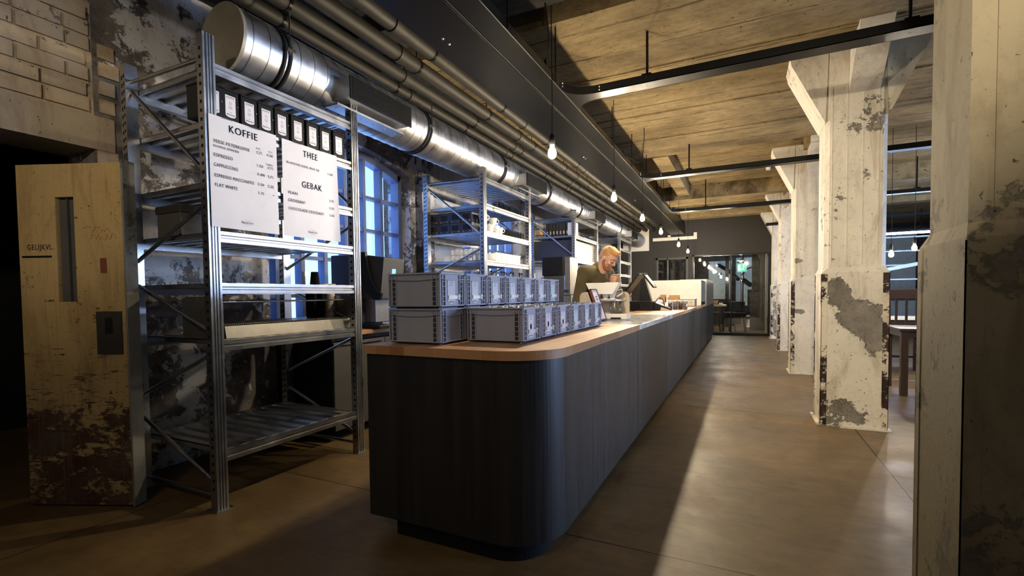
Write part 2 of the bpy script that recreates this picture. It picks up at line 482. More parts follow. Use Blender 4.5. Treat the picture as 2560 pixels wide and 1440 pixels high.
M['wall_blue'] = plain('pale_blue_wall_panel', (.50, .62, .66), .6)
M['bulb'] = emit('glowing_bulb', (1, .83, .58), BULB_POWER)
M['bulb_small'] = emit('distant_glowing_bulb', (1, .84, .62), 700)
M['tube'] = emit('cool_white_tube', (.48, .64, 1), TUBE_POWER)
M['olive'] = plain('olive_wool', (.080, .058, .018), .85, 0, .35, 260)
M['skin'] = plain('skin', (.60, .33, .22), .5, 0, .05, 80, .08)
M['hair'] = plain('ginger_blond_hair', (.50, .25, .085), .5, 0, .5, 180, .3)
M['beard'] = plain('ginger_beard', (.30, .12, .045), .6, 0, .5, 220, .25)
M['jeans'] = plain('dark_denim', (.02, .024, .04), .8)
M['clip'] = plain('satin_steel_clip', (.74, .75, .8), .3, .35)
M['kraft'] = plain('brown_kraft_board', (.40, .22, .09), .7)
M['bag'] = plain('coffee_bag_foil', (.42, .385, .31), .4, .3)
M['bag_dark'] = plain('dark_green_tea_bag', (.03, .05, .035), .4)
M['grey_panel'] = plain('grey_cabinet_front', (.20, .195, .175), .4)
M['navy'] = plain('midnight_blue_panel', (.022, .024, .045), .5)
M['display'] = emit('blue_display', (.1, .4, 1), 2.5)
M['green_sign'] = emit('green_exit_sign', (.02, .35, .3), .8)
M['red_led'] = emit('red_lamp', (1, .08, .03), 2)
M['soil_brick'] = plain('brick_building', (.12, .10, .11), .85, 0, .4, 12, .5, 3)
# ================================================================== THE SETTING
XW = -3.85                       # left wall
YB = 15.5                        # dark cross wall at the end of the bar
struct(MB().box(-6.5, 9.6, -3.2, 21.2, -.12, 0).build('floor', M['floor']))

c = MB()
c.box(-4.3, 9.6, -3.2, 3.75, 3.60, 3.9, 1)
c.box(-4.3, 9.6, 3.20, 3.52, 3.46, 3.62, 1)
c.box(-4.3, 9.6, 3.75, 8.12, 3.45, 3.9, 0)
for yy in (4.9, 6.15, 7.15): c.box(-3.84, 9.5, yy, yy+.30, 3.438, 3.46, 0)
c.box(-4.3, 9.6, 8.12, 11.5, 3.64, 3.9, 0)
c.box(-4.3, 9.6, 11.5, 12.35, 3.34, 3.9, 0)
c.box(-4.3, 9.6, 12.35, 21.2, 3.58, 3.9, 0)
for yy in (13.5, 14.7): c.box(-3.84, 9.5, yy, yy+.35, 3.38, 3.6, 0)
c.box(-1.34, -1.10, 8.12, 11.5, 3.43, 3.66, 0)
for xx in (.78, 6.0):                                    # beams along the column row
    c.box(xx, xx+.24, 8.12, 11.5, 3.36, 3.66, 0); c.box(xx, xx+.24, 12.35, 21, 3.36, 3.6, 0)
struct(c.build('ceiling', [M['ceiling'], M['dark_ceiling']]))

WIN = [(2.95, 5.03), (6.30, 8.38), (9.70, 11.78)]
SILL, SPR, CROWN = .90, 2.78, 2.95
def arch(y0, y1, n=14):
    yc = (y0+y1)/2; hw = (y1-y0)/2; rise = CROWN-SPR
    rad = (hw*hw+rise*rise)/(2*rise); zc = CROWN-rad
    return [(y0+(y1-y0)*i/n, zc+math.sqrt(max(0, rad*rad-(y0+(y1-y0)*i/n-yc)**2))) for i in range(n+1)]
wl = MB(); XO = XW-.36
wl.box(XO, XW, -3.2, .35, 0, 3.75, 0)
wl.box(XO, XW, .35, 1.67, 2.46, 3.2, 2); wl.box(XO, XW, .35, 1.67, 3.2, 3.75, 0)
prev = 1.67
for y0, y1 in WIN:
    wl.box(XO, XW, prev, y0, 0, 3.75, 0)
    wl.box(XO, XW, y0, y1, 0, SILL, 0)
    a = arch(y0, y1)
    wl.prism(a+[(y1, 3.75), (y0, 3.75)], 'x', XO, XW, 0)
    prev = y1
wl.box(XO, XW, prev, 21.2, 0, 3.75, 0)
wl.box(XO, XW+.012, -.4, 1.78, 2.25, 2.47, 1)              # concrete lintel over the doorway
wl.box(XO, XW+.006, 1.68, 1.80, 1.98, 2.25, 1)
rnd = random.Random(3)
for r_ in range(7):                                      # painted brick courses above it
    y = .1-(.13 if r_ % 2 else 0)
    while y < 1.62:
        L = .235 if rnd.random() < .8 else .115
        y1 = min(y+L, 1.66)
        if y1-y > .05:
            z0 = 2.485+r_*.098; d = .010+rnd.random()*.010
            wl.box(XW-.02, XW+d, y+.004, y1-.010, z0+.002, z0+.086+rnd.uniform(-.004, .003), 2)
        y = y1+.004
for i in range(4):
    wl.box(XW-.02, XW+.012+rnd.random()*.012, 1.70, 1.80+rnd.uniform(-.02, .02), 2.5+i*.12, 2.59+i*.12, 2)
# brick piers between the windows stand slightly proud
wl.box(XW-.01, XW+.10, 5.16, 5.42, 0, 3.75, 0)
wl.box(XW-.01, XW+.10, 8.52, 8.80, 0, 3.75, 0)
o = wl.build('wall_left', [M['wall'], M['lintel'], M['brick_paint']]); struct(o)

# arched factory windows with steel glazing bars
def window(nm, y0, y1, pitch=.30):
    xm = XW-.20
    a = arch(y0+.005, y1-.005)
    f = MB()
    inner = [(y0+.07+(p[0]-y0)/(y1-y0)*(y1-y0-.14), p[1]-.075) for p in a]
    for i in range(len(a)-1):
        f.prism([a[i], a[i+1], inner[i+1], inner[i]], 'x', xm-.05, xm+.07)
    f.box(xm-.05, xm+.07, y0+.005, y0+.075, SILL, SPR+.02); f.box(xm-.05, xm+.07, y1-.075, y1-.005, SILL, SPR+.02)
    f.box(xm-.05, xm+.07, y0+.005, y1-.005, SILL, SILL+.07)
    root = f.build(nm, M['blue_frame']); struct(root)
    g = MB()
    def top(y):
        for i in range(len(inner)-1):
            if inner[i][0] <= y <= inner[i+1][0]:
                t = (y-inner[i][0])/(inner[i+1][0]-inner[i][0]); return inner[i][1]*(1-t)+inner[i+1][1]*t
        return SPR
    y = y1-.38
    while y > y0+.12:
        g.box(xm-.04, xm+.06, y-.022, y+.022, SILL+.06, top(y)); y -= pitch
    for z in (1.27, 1.66, 2.04, 2.43):
        g.box(xm-.035, xm+.05, y0+.07, y1-.07, z-.018, z+.018)
    g.build('glazing_bar', M['blue_frame'], root)
    MB().prism(inner+[(y1-.07, SILL+.06), (y0+.07, SILL+.06)], 'x', xm-.006, xm, 0).build('pane', M['glass'], root)
    MB().box(xm-.16, XW+.03, y0+.002, y1-.002, SILL-.03, SILL+.004).build('window_sill', M['blue_frame'], root)
for i, (y0, y1) in enumerate(WIN): window('window_%d' % (i+1), y0, y1)

# cross wall at the end of the bar, with a glazed partition and an inner window
wb = MB()
def wallbox(x0, x1, z0, z1): wb.box(x0, x1, YB, YB+.16, z0, z1)
wallbox(-3.85, -2.46, 0, 3.7); wallbox(-2.46, -1.52, 0, .95); wallbox(-2.46, -1.52, 2.34, 3.7)
wallbox(-1.52, -1.40, 0, 3.7); wallbox(-1.40, .66, 2.38, 3.7); wallbox(.66, 1.3, 0, 3.7)
wb.box(1.18, 1.3, YB, 21.1, 0, 3.7)
wb.box(-3.85, 9.6, 21.0, 21.2, 0, 3.7)
struct(wb.build('wall_back', M['charcoal_wall']))
wr = MB(); xr = 9.3
ys = [-3.2]
for yc in (-0.5, 3.0, 6.5, 10.0):
    wr.box(xr, xr+.3, ys[-1], yc-1.2, 0, 3.7); wr.box(xr, xr+.3, yc-1.2, yc+1.2, 0, .9); wr.box(xr, xr+.3, yc-1.2, yc+1.2, 2.9, 3.7); ys.append(yc+1.2)
wr.box(xr, xr+.3, ys[-1], 21.2, 0, 3.7)
struct(wr.build('wall_right', M['wall']))
for i, yc in enumerate((-0.5, 3.0, 6.5, 10.0)):
    f = MB()
    for k in range(9): f.box(xr+.08, xr+.16, yc-1.2+k*.3-.02, yc-1.2+k*.3+.02, .9, 2.9)
    for z in (.92, 1.4, 1.9, 2.4, 2.88): f.box(xr+.08, xr+.16, yc-1.2, yc+1.2, z-.02, z+.02)
    fo = f.build('window_%d' % (i+6), M['blue_frame']); struct(fo)
    MB().box(xr+.115, xr+.121, yc-1.19, yc+1.19, .91, 2.89).build('pane', M['glass'], fo)
struct(MB().box(-6.5, 9.6, -3.4, -3.2, 0, 3.75).build('wall_front', M['wall']))
# unlit room behind the doorway on the left
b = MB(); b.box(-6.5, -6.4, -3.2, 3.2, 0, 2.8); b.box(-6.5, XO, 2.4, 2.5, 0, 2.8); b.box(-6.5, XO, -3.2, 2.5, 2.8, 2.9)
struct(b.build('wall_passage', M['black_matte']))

f = MB(); YG = YB-.02
f.box(-1.40, -1.35, YG, YG+.10, 0, 2.38); f.box(.60, .68, YG-.03, YG+.12, 0, 2.38); f.box(-1.40, .66, YG, YG+.10, 0, .07)
f.box(-1.40, .66, YG, YG+.10, 2.34, 2.38); f.box(-.37, -.33, YG+.02, YG+.08, .07, 2.34)
wf = f.build('window_4', M['black_steel']); struct(wf)
MB().box(-1.35, .60, YG+.045, YG+.055, .07, 2.34).build('pane', M['part_glass'], wf)
MB().box(.53, .58, YG+.10, YG+.16, .07, 2.34).build('door_jamb', M['cream_board'], wf)
MB().box(-.42, -.395, YG-.04, YG-.015, 1.0, 1.3).build('handle', M['black_gloss'], wf)
f = MB()
for x0, x1 in ((-2.46, -2.40), (-1.58, -1.52), (-2.13, -2.10)): f.box(x0, x1, YG, YG+.1, .95, 2.34)
f.box(-2.46, -1.52, YG, YG+.1, .95, 1.0); f.box(-2.46, -1.52, YG, YG+.1, 2.28, 2.34)
wf = f.build('window_5', M['dark_grey']); struct(wf)
MB().box(-2.40, -1.58, YG+.045, YG+.055, 1.0, 2.28).build('pane', M['part_glass'], wf)

# neighbouring brick building outside the first window
nb = MB().prism([(-6.6, 7.75), (-6.6, 11.6), (-10, 16), (-10, 12.0)], 'z', 0, 6.6).build('building', M['soil_brick'])
tag(nb, 'dark brick building seen outside through the right panes of the first window', 'building')

# worn door standing open in the doorway
dang = math.atan2(1.55-1.28, -3.27+3.88)
DW, DH, DT = .66, 2.06, .065
def door_leaf():
    slot = (.235, .352, 1.243, 1.864)
    d = MB()
    d.box(0, slot[0], 0, DT, .012, DH); d.box(slot[1], DW, 0, DT, .012, DH)
    d.box(slot[0], slot[1], 0, DT, .012, slot[2]); d.box(slot[0], slot[1], 0, DT, slot[3], DH)
    o = d.build('door_1', M['door'], None, (-3.88, 1.28, 0), (0, 0, dang), bevel=.003)
    struct(o); tag(o, 'worn ochre door with flaking red lower half standing open in the dark doorway', None)
    MB().box(slot[0], slot[1], .03, .045, slot[2], slot[3]).build('viewing_slot', M['dark_grey'], o)
    MB().box(slot[0]+.062, slot[0]+.066, .012, .03, slot[2], slot[3]).build('slot_bar', M['dark_grey'], o)
    p = MB(); hx0, hx1, hz0, hz1 = .524, .572, 1.05, 1.146; x0, x1, z0, z1 = .47, .628, .927, 1.183
    p.box(x0, hx0, -.006, 0, z0, z1); p.box(hx1, x1, -.006, 0, z0, z1); p.box(hx0, hx1, -.006, 0, z0, hz0); p.box(hx0, hx1, -.006, 0, hz1, z1)
    lp = p.build('lock_plate', M['pipe'], o)
    MB().box(hx0, hx1, -.003, -.001, hz0, hz1).build('finger_recess', M['black_matte'], lp)
    MB().box(DW, DW+.012, -.012, DT+.012, .012, DH+.015).box(DW-.045, DW+.006, DT, DT+.012, .012, DH+.015).build('edge_strip', M['old_steel'], o)
    t = MB(); t.text('GELIJKVL.', (.055, -.0015, 1.545), (1,0,0), (0,0,1), .165, .042, 0); t.box(.02, .205, -.0015, 0, 1.508, 1.520)
    t.build('stencilled_lettering', M['ink'], o, fixn=False)
    t = MB(); rr = random.Random(5)
    for row, (xa, xb, zz) in enumerate(((.40, .585, 1.67), (.445, .615, 1.625))):
        x = xa
        pts = []
        while x < xb:
            pts.append((x, -.0012, zz+rr.uniform(-.022, .022))); x += .011
        t.tube(pts, .0011, 4)
    t.build('red_scrawl', M['red_ink'], o)
    MB().box(.505, .545, -.0015, 0, 1.41, 1.50).build('bare_patch', M['brown_wood'], o)
door_leaf()

# ================================================================== COLUMNS
def column(x0, y0, label, rng):
    mc = M['column_grimy_dim'] if rng == 1 else M['column']; mg = mc if rng == 1 else M['guard']
    wd, dp = .50, .47
    t = thing('concrete_column', label, 'column', (x0+wd/2, y0+dp/2, 0), 0)
    hw, hd = wd/2, dp/2
    def octa(hx, hy, ch): return [(-hx+ch, -hy), (hx-ch, -hy), (hx, -hy+ch), (hx, hy-ch), (hx-ch, hy), (-hx+ch, hy), (-hx, hy-ch), (-hx, -hy+ch)]
    s = MB()
    s.prism([(-hw, -hd), (hw, -hd), (hw, hd), (-hw, hd)], 'z', .012, 1.42)
    lo = [(-hw, -hd), (hw, -hd), (hw, hd), (-hw, hd)]
    # shoulder where the square base meets the chamfered shaft
    up = octa(hw-.018, hd-.018, .035)
    base8 = octa(hw, hd, .001)
    s.add([(p[0], p[1], 1.42) for p in base8]+[(p[0], p[1], 1.47) for p in up], [(i, (i+1) % 8, 8+(i+1) % 8, 8+i) for i in range(8)])
    s.prism(up, 'z', 1.47, 3.45, caps=False)
    for q in range(4):                                     # board-mark fins on the faces
        xx = -hw+.07+q*.115
        s.box(xx-.002, xx+.002, -hd+.012, -hd+.018, 1.5, 3.1)
    s.build('shaft', mc, t)
    h = MB(); e = .018
    for sx in (-1, 1):                                     # haunches to the cross beam
        h.prism([(sx*(hw-e), 2.79), (sx*(hw-e+.27), 3.36), (sx*(hw-e+.29), 3.45), (sx*(hw-e-.02), 3.45)], 'y', -hd+e, hd-e)
    for sy in (-1, 1):                                     # and to the beam along the row
        h.prism([(sy*(hd-e), 3.02), (sy*(hd+.42), 3.40), (sy*(hd+.46), 3.45), (sy*(hd-e-.02), 3.45)], 'x', -.06, .17)
    h.build('haunch', mc, t, bevel=.012)
    for sx, sy in ((-1, -1), (1, -1), (-1, 1)):
        g = MB(); cx, cy = sx*hw, sy*hd; k = .004
        g.box(cx+sx*k, cx-sx*.045, cy, cy+sy*k, .01, 1.41); g.box(cx, cx+sx*k, cy+sy*k, cy-sy*.045, .01, 1.41)
        g.build('corner_guard', mg, t)
    MB().box(-hw-.03, hw+.03, -hd-.03, hd+.03, 0, .012).build('floor_collar', mc, t)
    return t
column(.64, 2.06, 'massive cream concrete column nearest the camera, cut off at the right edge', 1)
column(.64, 5.30, 'cream concrete column with large grey bare patch, standing clear beside the aisle', 2)
column(.64, 8.50, 'chipped cream column just behind the one with the grey patch', 3)
column(.64, 11.76, 'third cream column from the grey-patched one, halfway to the dark glass wall', 4)
column(.64, 14.7, 'farthest cream column, standing against the dark cross wall', 5)
# ================================================================== OVERHEAD SERVICES
def ceil_z(y):
    return 3.46 if 3.2 < y < 3.52 else 3.60 if y < 3.75 else 3.45 if y < 8.12 else 3.64 if y < 11.5 else 3.34 if y < 12.35 else 3.38 if (13.5 < y < 13.85 or 14.7 < y < 15.05) else 3.58
# ventilation duct
DX, DZ, DR = -2.98, 2.91, .215
t = thing('ventilation_duct', 'long round spiral steel air duct running above the racks along the left wall', 'duct', (DX, 2.0, DZ))
d = MB(); d.cyl((0,0,0), (0,13.52,0), DR, 48, caps=False)
for i in range(112):
    y = .06+i*.12
    d.lathe([(DR-.002, -.004), (DR+.003, -.0015), (DR+.003, .0015), (DR-.002, .004)], 40, m=1)
    n = 40*4
    for q in range(len(d.v)-n, len(d.v)):
        vx, vy, vz = d.v[q]; d.v[q] = (vx, y+vz, vy)
d.build('tube', [M['duct'], M['galv']], t)
MB().cyl((0,-.012,0), (0,.01,0), DR+.004, 48).build('end_cap', M['dull_zinc'], t)
for y in (.31, 1.96, 3.63, 5.25, 6.9, 8.5, 10.2, 11.8):
    s = MB()
    for dy in (-.022, .022):
        k = len(s.v); s.lathe([(DR+.001, -.012), (DR+.009, -.012), (DR+.009, .012), (DR+.001, .012)], 40)
        for q in range(k, len(s.v)):
            vx, vy, vz = s.v[q]; s.v[q] = (vx, y+dy+vz, vy)
    st = s.build('strap', M['black_matte'], t)
    for sx in (-1, 1):
        x = sx*(DR+.022)
        MB().cyl((x, y, -.03), (x, y, ceil_z(y+2)-DZ), .006, 6).box(sx*(DR-.004), sx*(DR+.04), y-.03, y+.03, -.012, .012).build('hanger', M['chrome'], st)
for i, y0 in enumerate((.76, 4.03, 7.40, 10.86)):
    y1 = y0+.73
    b = MB(); xa, xb = .02, .335
    b.box(xa, xb, y0, y1, -.155, -.005)
    b.box(.10, .235, y0-.03, y1+.03, -.205, -.19)
    for q in range(6): b.cyl((.17, y0+.02+q*.137, -.21), (.17, y0+.02+q*.137, -.204), .008, 6)
    ob = b.build('outlet_box', M['duct'], t)
    g = MB(); g.box(xb-.004, xb+.006, y0-.004, y1+.004, -.168, .004)
    for q in range(15): g.box(xb+.004, xb+.014, y0+.012, y1-.012, -.158+q*.0107, -.1545+q*.0107)
    g.build('grille', M['black_matte'], ob)
tag(MB().box(-3.46, -2.66, YB-.05, YB, 2.58, 3.36).build('mounting_board', M['cream_board']), 'square cream board on the dark cross wall where the round duct ends', 'board')
tag(MB().box(-2.54, -1.27, YB-.06, YB, 2.86, 2.955).box(-1.36, -1.27, YB-.06, YB, 2.955, 3.06).box(-2.1, -2.02, YB-.06, YB, 2.94, 3.02).build('service_frame', M['cream_board']), 'narrow cream frame on the dark cross wall beneath the black channel', 'frame')

# insulated pipes beside the duct
for i, (x, r_, nm) in enumerate(((-2.28, .056, 'grey lagged ceiling pipe beside the black channel, farthest from the duct'), (-2.52, .06, 'grey lagged ceiling pipe, second from the black channel'),
                                 (-2.745, .055, 'grey lagged ceiling pipe, third from the black channel'), (-2.95, .05, 'grey lagged ceiling pipe directly above the round duct'))):
    z = 3.22
    t = thing('ceiling_pipe', nm, 'pipe', (x, -3.1, z), 0, 'lagged pipes under the ceiling')
    MB().cyl((0,0,0), (0,18.58,0), r_, 20).build('pipe_run', M['pipe'], t)
    for q in range(8): MB().cyl((0, 1.3+q*2.3+i*.35, 0), (0, 1.38+q*2.3+i*.35, 0), r_+.008, 20).build('joint_collar', M['pipe'], t)
    for q in range(12):
        y = 3.9+q*1.25+i*.12
        if y > 18.3: break
        MB().cyl((0, y, r_-.01), (0, y, ceil_z(y-3.1)-z), .005, 6).cyl((0, y-.012, 0), (0, y+.012, 0), r_+.005, 16).build('hanger', M['black_steel'], t)

t = thing('steel_channel', 'wide black steel channel bolted under the ceiling between pipes and cable tray', 'channel', (-1.78, -3.1, 3.0))
MB().box(-.19, .18, 0, 18.58, 0, .30).build('channel_body', M['black_steel'], t, bevel=.004)
for y in (5.9, 5.98, 9.1, 9.18, 12.3, 12.38): MB().ball((-.06, y, 0), .011, 8).build('bolt', M['chrome'], t)
for y in (4.2, 7.4, 10.6, 13.8): MB().cyl((.1, y, .28), (.1, y, ceil_z(y-3.1)-3.0), .008, 6).build('hanger', M['black_steel'], t)

# black cable trunking: a main run and branches across the aisle
t = thing('cable_trunking', 'black metal cable trunking under the ceiling with straight branches crossing the aisle', 'cable tray', (-1.5, -3.1, 3.0))
def fillet(cx, cy, sx, sy, r_=.22, n=8):
    pts = [(cx, cy)]+[(cx+sx*r_*(1-math.sin(a)), cy+sy*r_*(1-math.cos(a))) for a in [PI/2*i/n for i in range(n+1)]]
    return pts
m_ = MB(); xl, xr_ = -.085, .09
m_.box(xl, xr_, 0, 14.2, 0, .006); m_.box(xl, xl+.005, 0, 14.2, 0, .065); m_.box(xr_-.005, xr_, 0, 14.2, 0, .065)
m_.build('main_run', M['black_steel'], t)
for x_ in (xl-.002, xr_-.001): MB().box(x_-.0015, x_+.003, 0, 14.2, -.003, .002).build('edge_glint', M['stainless'], t)  # bright strips standing in for the glint along the tray edges
BR = [(4.16, -1.41, 9.2), (7.60, -1.41, 9.2), (11.0, -1.41, 9.2), (14.45, .5, 9.2), (17.6, 1.4, 9.2)]
for k_, (y, x0, x1) in enumerate(BR):
    b = MB(); X0, X1, Y0, Y1 = x0+1.5, x1+1.5, y+3.1, y+3.1+.14
    b.box(X0, X1, Y0, Y1, 0, .006); b.box(X0, X1, Y0, Y0+.005, 0, .066); b.box(X0, X1, Y1-.005, Y1, 0, .066)
    if k_ < 3:
        b.prism(fillet(X0, Y0, 1, -1), 'z', 0, .006); b.prism(fillet(X0, Y1, 1, 1), 'z', 0, .006)
        for sy, yy in ((-1, Y0), (1, Y1)):
            pts = fillet(X0, yy, 1, sy)[1:]
            for i in range(len(pts)-1): b.bar((*pts[i], .033), (*pts[i+1], .033), .004, .066)
    br = b.build('branch', M['black_steel'], t)
    for x in (-.74, 1.0, 2.75, 4.5, 6.3):
        if x < x0+.1: continue
        zt = ceil_z(y+.07)-3.0
        MB().cyl((x+1.5, Y0+.07, .0), (x+1.5, Y0+.07, zt), .011, 8).box(x+1.46, x+1.54, Y0+.03, Y0+.11, .05, .09).build('hanger_rod', M['black_steel'], br)
    if k_ < 3:
        for dx in (.0, .26):
            for dz in (.02, .045): MB().ball((X0+dx+.02, Y0-.22 if dx == 0 else Y0-.004, dz), .009, 8).build('bolt', M['chrome'], br)
for y in (2.7, 3.6, 5.4, 6.3, 8.2, 9.3, 10.4, 12.2, 13.1):
    MB().cyl((xr_+.012, y+.6, 0), (xr_+.012, y+.6, ceil_z(y-2.5)-3.0), .006, 6).build('hanger_rod', M['black_steel'], t)
for y in (5.55, 5.61):
    for dz in (.02, .045): MB().ball((xr_+.002, y, dz), .008, 8).build('bolt', M['chrome'], t)
def cable(name, pts, r_, label, mt='black_matte'):
    n = 6; P = [Vector(p) for p in pts]; out = []
    for i in range(len(P)-1):
        p0, p1, p2, p3 = P[max(i-1, 0)], P[i], P[i+1], P[min(i+2, len(P)-1)]
        for q in range(n):
            u = q/n
            out.append(.5*((2*p1)+(p2-p0)*u+(2*p0-5*p1+4*p2-p3)*u*u+(3*p1-p0-3*p2+p3)*u**3))
    out.append(P[-1])
    return tag(MB().tube(out, r_, 6).build(name, M[mt]), label, 'cable')
cable('loose_cable', [(-1.38, 3.44, 3.6), (-1.36, 3.48, 3.45), (-1.36, 3.55, 3.22), (-1.40, 3.62, 3.13), (-1.44, 3.66, 3.12), (-1.48, 3.66, 3.0)], .006, 'thin black cable curling from the ceiling to the trunking above the first bulb')
cable('loose_cable', [(-1.2, 6.62, 3.45), (-1.2, 6.62, 3.3), (-1.22, 6.6, 3.05), (-1.27, 6.5, 2.98), (-1.34, 6.4, 3.02), (-1.42, 6.35, 3.05)], .005, 'thin black cable dangling beside the second trunking branch')

# bare bulbs over the bar
def pendant(x, y, z, label, top, mat='bulb', group='bare bulbs hanging over the bar'):
    t = thing('pendant_lamp', label, 'lamp', (x, y, z), 0, group)
    MB().tube([(0, 0, .13), (.003, .002, .4), (0, .003, top-z)], .0035, 6).build('cord', M['black_matte'], t)
    MB().lathe([(0, .14), (.012, .138), (.020, .12), (.022, .055), (.016, .045), (0, .045)], 16).build('socket', M['black_matte'], t)
    MB().lathe([(0, -.052), (.014, -.050), (.026, -.040), (.032, -.022), (.031, -.002), (.024, .018), (.016, .034), (.014, .05), (0, .05)], 16).build('bulb', M[mat], t)
    return t
pendant(-1.34, -.45, 2.36, 'added unseen bare bulb behind the camera, in line with the row', 3.60, 'fill_bulb')  # pendant added out of view as warm fill
for i, y in enumerate((3.55, 5.53, 7.25, 9.0, 11.6, 13.6)):
    pendant(-1.34, y, 2.36, ['bare glowing bulb nearest the camera on a long black cord over the bar', 'second glowing bulb from the camera in the row over the bar', 'third glowing bulb from the camera, above the barista\'s side of the bar',
        'fourth glowing bulb from the camera in the row over the bar', 'fifth glowing bulb, left one of the far pair in front of the dark cross wall', 'farthest glowing bulb of the row, just in front of the dark cross wall'][i], ceil_z(y))
tag(MB().cyl((0,0,0), (0,0,-.05), .05, 16, r2=.042).build('smoke_detector', M['white_ceramic'], None, (.40, 10.6, 3.64)), 'small white detector on the pale ceiling bay between the second and third trunking branches', 'detector')

# added fill spotlights, unseen above and behind the camera, for columns and doorway
def spotlight(loc, aim, label, watts, size):
    t = thing('fill_spotlight', label, 'lamp', loc)
    d = (Vector(aim)-Vector(loc)).normalized()
    MB().cyl((0, 0, .22), (0, 0, 3.60-loc[2]), .01, 8).build('stem', M['black_steel'], t)
    MB().cyl(-d*.16, d*.02, .05, 16, caps=False).cyl(-d*.16, -d*.15, .05, 16).tube([(0, 0, .23), -d*.09], .01, 8).build('housing', M['black_steel'], t)
    MB().cyl(-d*.012, -d*.01, .046, 16).build('lens', M['bulb_small'], t)
    l = bpy.data.lights.new('spot_beam', 'SPOT'); l.energy = watts; l.color = (1, .86, .66); l.spot_size = R(size); l.spot_blend = .8; l.shadow_soft_size = .05
    o = bpy.data.objects.new('spot_beam', l); o.parent = t; o.location = d*.03
    o.rotation_euler = d.to_track_quat('-Z', 'Y').to_euler(); COL.objects.link(o)
spotlight((.10, .40, 2.9), (.85, 6.0, 1.05), 'added unseen spotlight above the camera, brightening the columns', SPOT_POWER, 52)
spotlight((-1.5, -.9, 2.9), (-3.7, 1.45, 2.2), 'added unseen spotlight behind the camera, brightening the doorway and painted bricks', SPOT_POWER*.24, 46)
# ================================================================== STORAGE RACKS
FX, RX = -2.75, -3.62
def post_poly(front):
    p = [(0,-.035),(0,-.023),(-.011,-.0215),(-.011,-.0135),(0,-.012),(0,-.004),(-.011,-.003),(-.011,.003),(0,.004),(0,.012),(-.011,.0135),(-.011,.0215),(0,.023),(0,.035),(-.06,.035),(-.06,-.035)]
    return p if front else [(-a, b) for a, b in p][::-1]
def rack(y0, y1, levels, label, decks=None, cap=False, pierce=(True, True)):
    t = thing('storage_rack', label, 'rack', (FX, (y0+y1)/2, 0), 0, 'galvanized storage racks along the left wall')
    h = (y1-y0)/2; D = RX-FX; H = 2.77
    for sy in (-1, 1):
        for front in (True, False):
            p = MB(); px = 0 if front else D
            p.prism([(px+a, sy*h+b) for a, b in post_poly(front)], 'z', 0, H)
            pm = px-.03 if front else px+.03
            po = None
            if not front or not pierce[0]:
                for q in range(52):                       # punched slots
                    z = .12+q*.05
                    p.box(pm-.016, pm-.006, sy*h-.0365, sy*h-.034, z, z+.024, 1); p.box(pm+.006, pm+.016, sy*h-.0365, sy*h-.034, z+.012, z+.03, 1)
            else:
                for q in range(52):
                    z = .12+q*.05
                    p.box(pm-.008, pm+.008, sy*h-.0365, sy*h-.034, z, z+.018, 1)
            po = p.build('post', [M['galv'], M['black_matte']], t)
            MB().box(pm-.05, pm+.05, sy*h-.055, sy*h+.055, 0, .005).build('foot_plate', M['galv'], po)
            if cap and front: MB().box(px-.065, px+.01, sy*h-.04, sy*h+.04, H, H+.015).build('post_cap', M['black_matte'], po)
        fr, rr_ = -.03, D+.03
        for (xa, za, xb, zb) in ((rr_, 2.66, fr, 2.64), (rr_, 2.62, fr, 1.96), (fr, 1.83, rr_, 1.49), (rr_, 1.35, fr, 1.04), (fr, .935, rr_, .61), (rr_, .48, fr, .14), (rr_, .078, fr, .074)):
            MB().cyl((xa, sy*h, za), (xb, sy*h, zb), .0125, 10).build('brace', M['galv'], t)
    for i, z in enumerate(levels):
        for px, s in ((0, 1), (D, -1)):
            prof = [(-.006,-.066),(-.006,-.044),(-.016,-.038),(-.016,-.028),(-.006,-.022),(-.006,-.002),(-.050,-.002),(-.050,-.066)]
            MB().prism([(px+s*a, z+b) for a, b in prof], 'y', -h+.036, h-.036).build('beam', M['galv'], t)
        if decks is None or i in decks:
            top = []; y = -h+.04; n = int((2*h-.08)/.1); st = (2*h-.08)/n
            for q in range(n):
                a = -h+.04+q*st
                top += [(a, z), (a+st*.55, z), (a+st*.62, z-.022), (a+st*.93, z-.022)]
            top.append((h-.04, z))
            bot = [(p_, q_-.003) for p_, q_ in top[::-1]]
            k = MB(); n2 = len(top)
            v = []
            for xx in (D+.04, -.04): v += [(xx, p_, q_) for p_, q_ in top+bot]
            L = 2*n2
            k.add(v, [(q, (q+1) % L, L+(q+1) % L, L+q) for q in range(L)])
            for q in range(n2-1):
                for b0 in (0, L): k.add([v[b0+q], v[b0+q+1], v[b0+L-2-q], v[b0+L-1-q]], [(0,1,2,3)])
            for yy in (-h+.04, h-.052): k.box(D+.04, -.04, yy, yy+.012, z-.03, z)
            k.build('shelf_deck', M['galv'], t)
    return t
rack(1.755, 2.905, (2.62, 2.31, 1.95, 1.65, 1.345, 1.005, .345), 'nearest galvanized rack, with the two menu posters hung on its front')
rack(5.035, 6.365, (2.66, 2.35, 2.025, 1.68, 1.34, .9, .35), 'second galvanized rack, full of glasses and white cups, beyond the first window')
rack(8.44, 9.92, (2.66, 2.34, 1.90, 1.45, .95, .35), 'third galvanized rack, holding a dark cabinet, behind the barista', cap=True)
rack(11.98, 13.24, (2.66, 2.39, 2.08, 1.75, 1.50, 1.1, .5), 'farthest galvanized rack, with many empty shelves beside the dark cross wall')

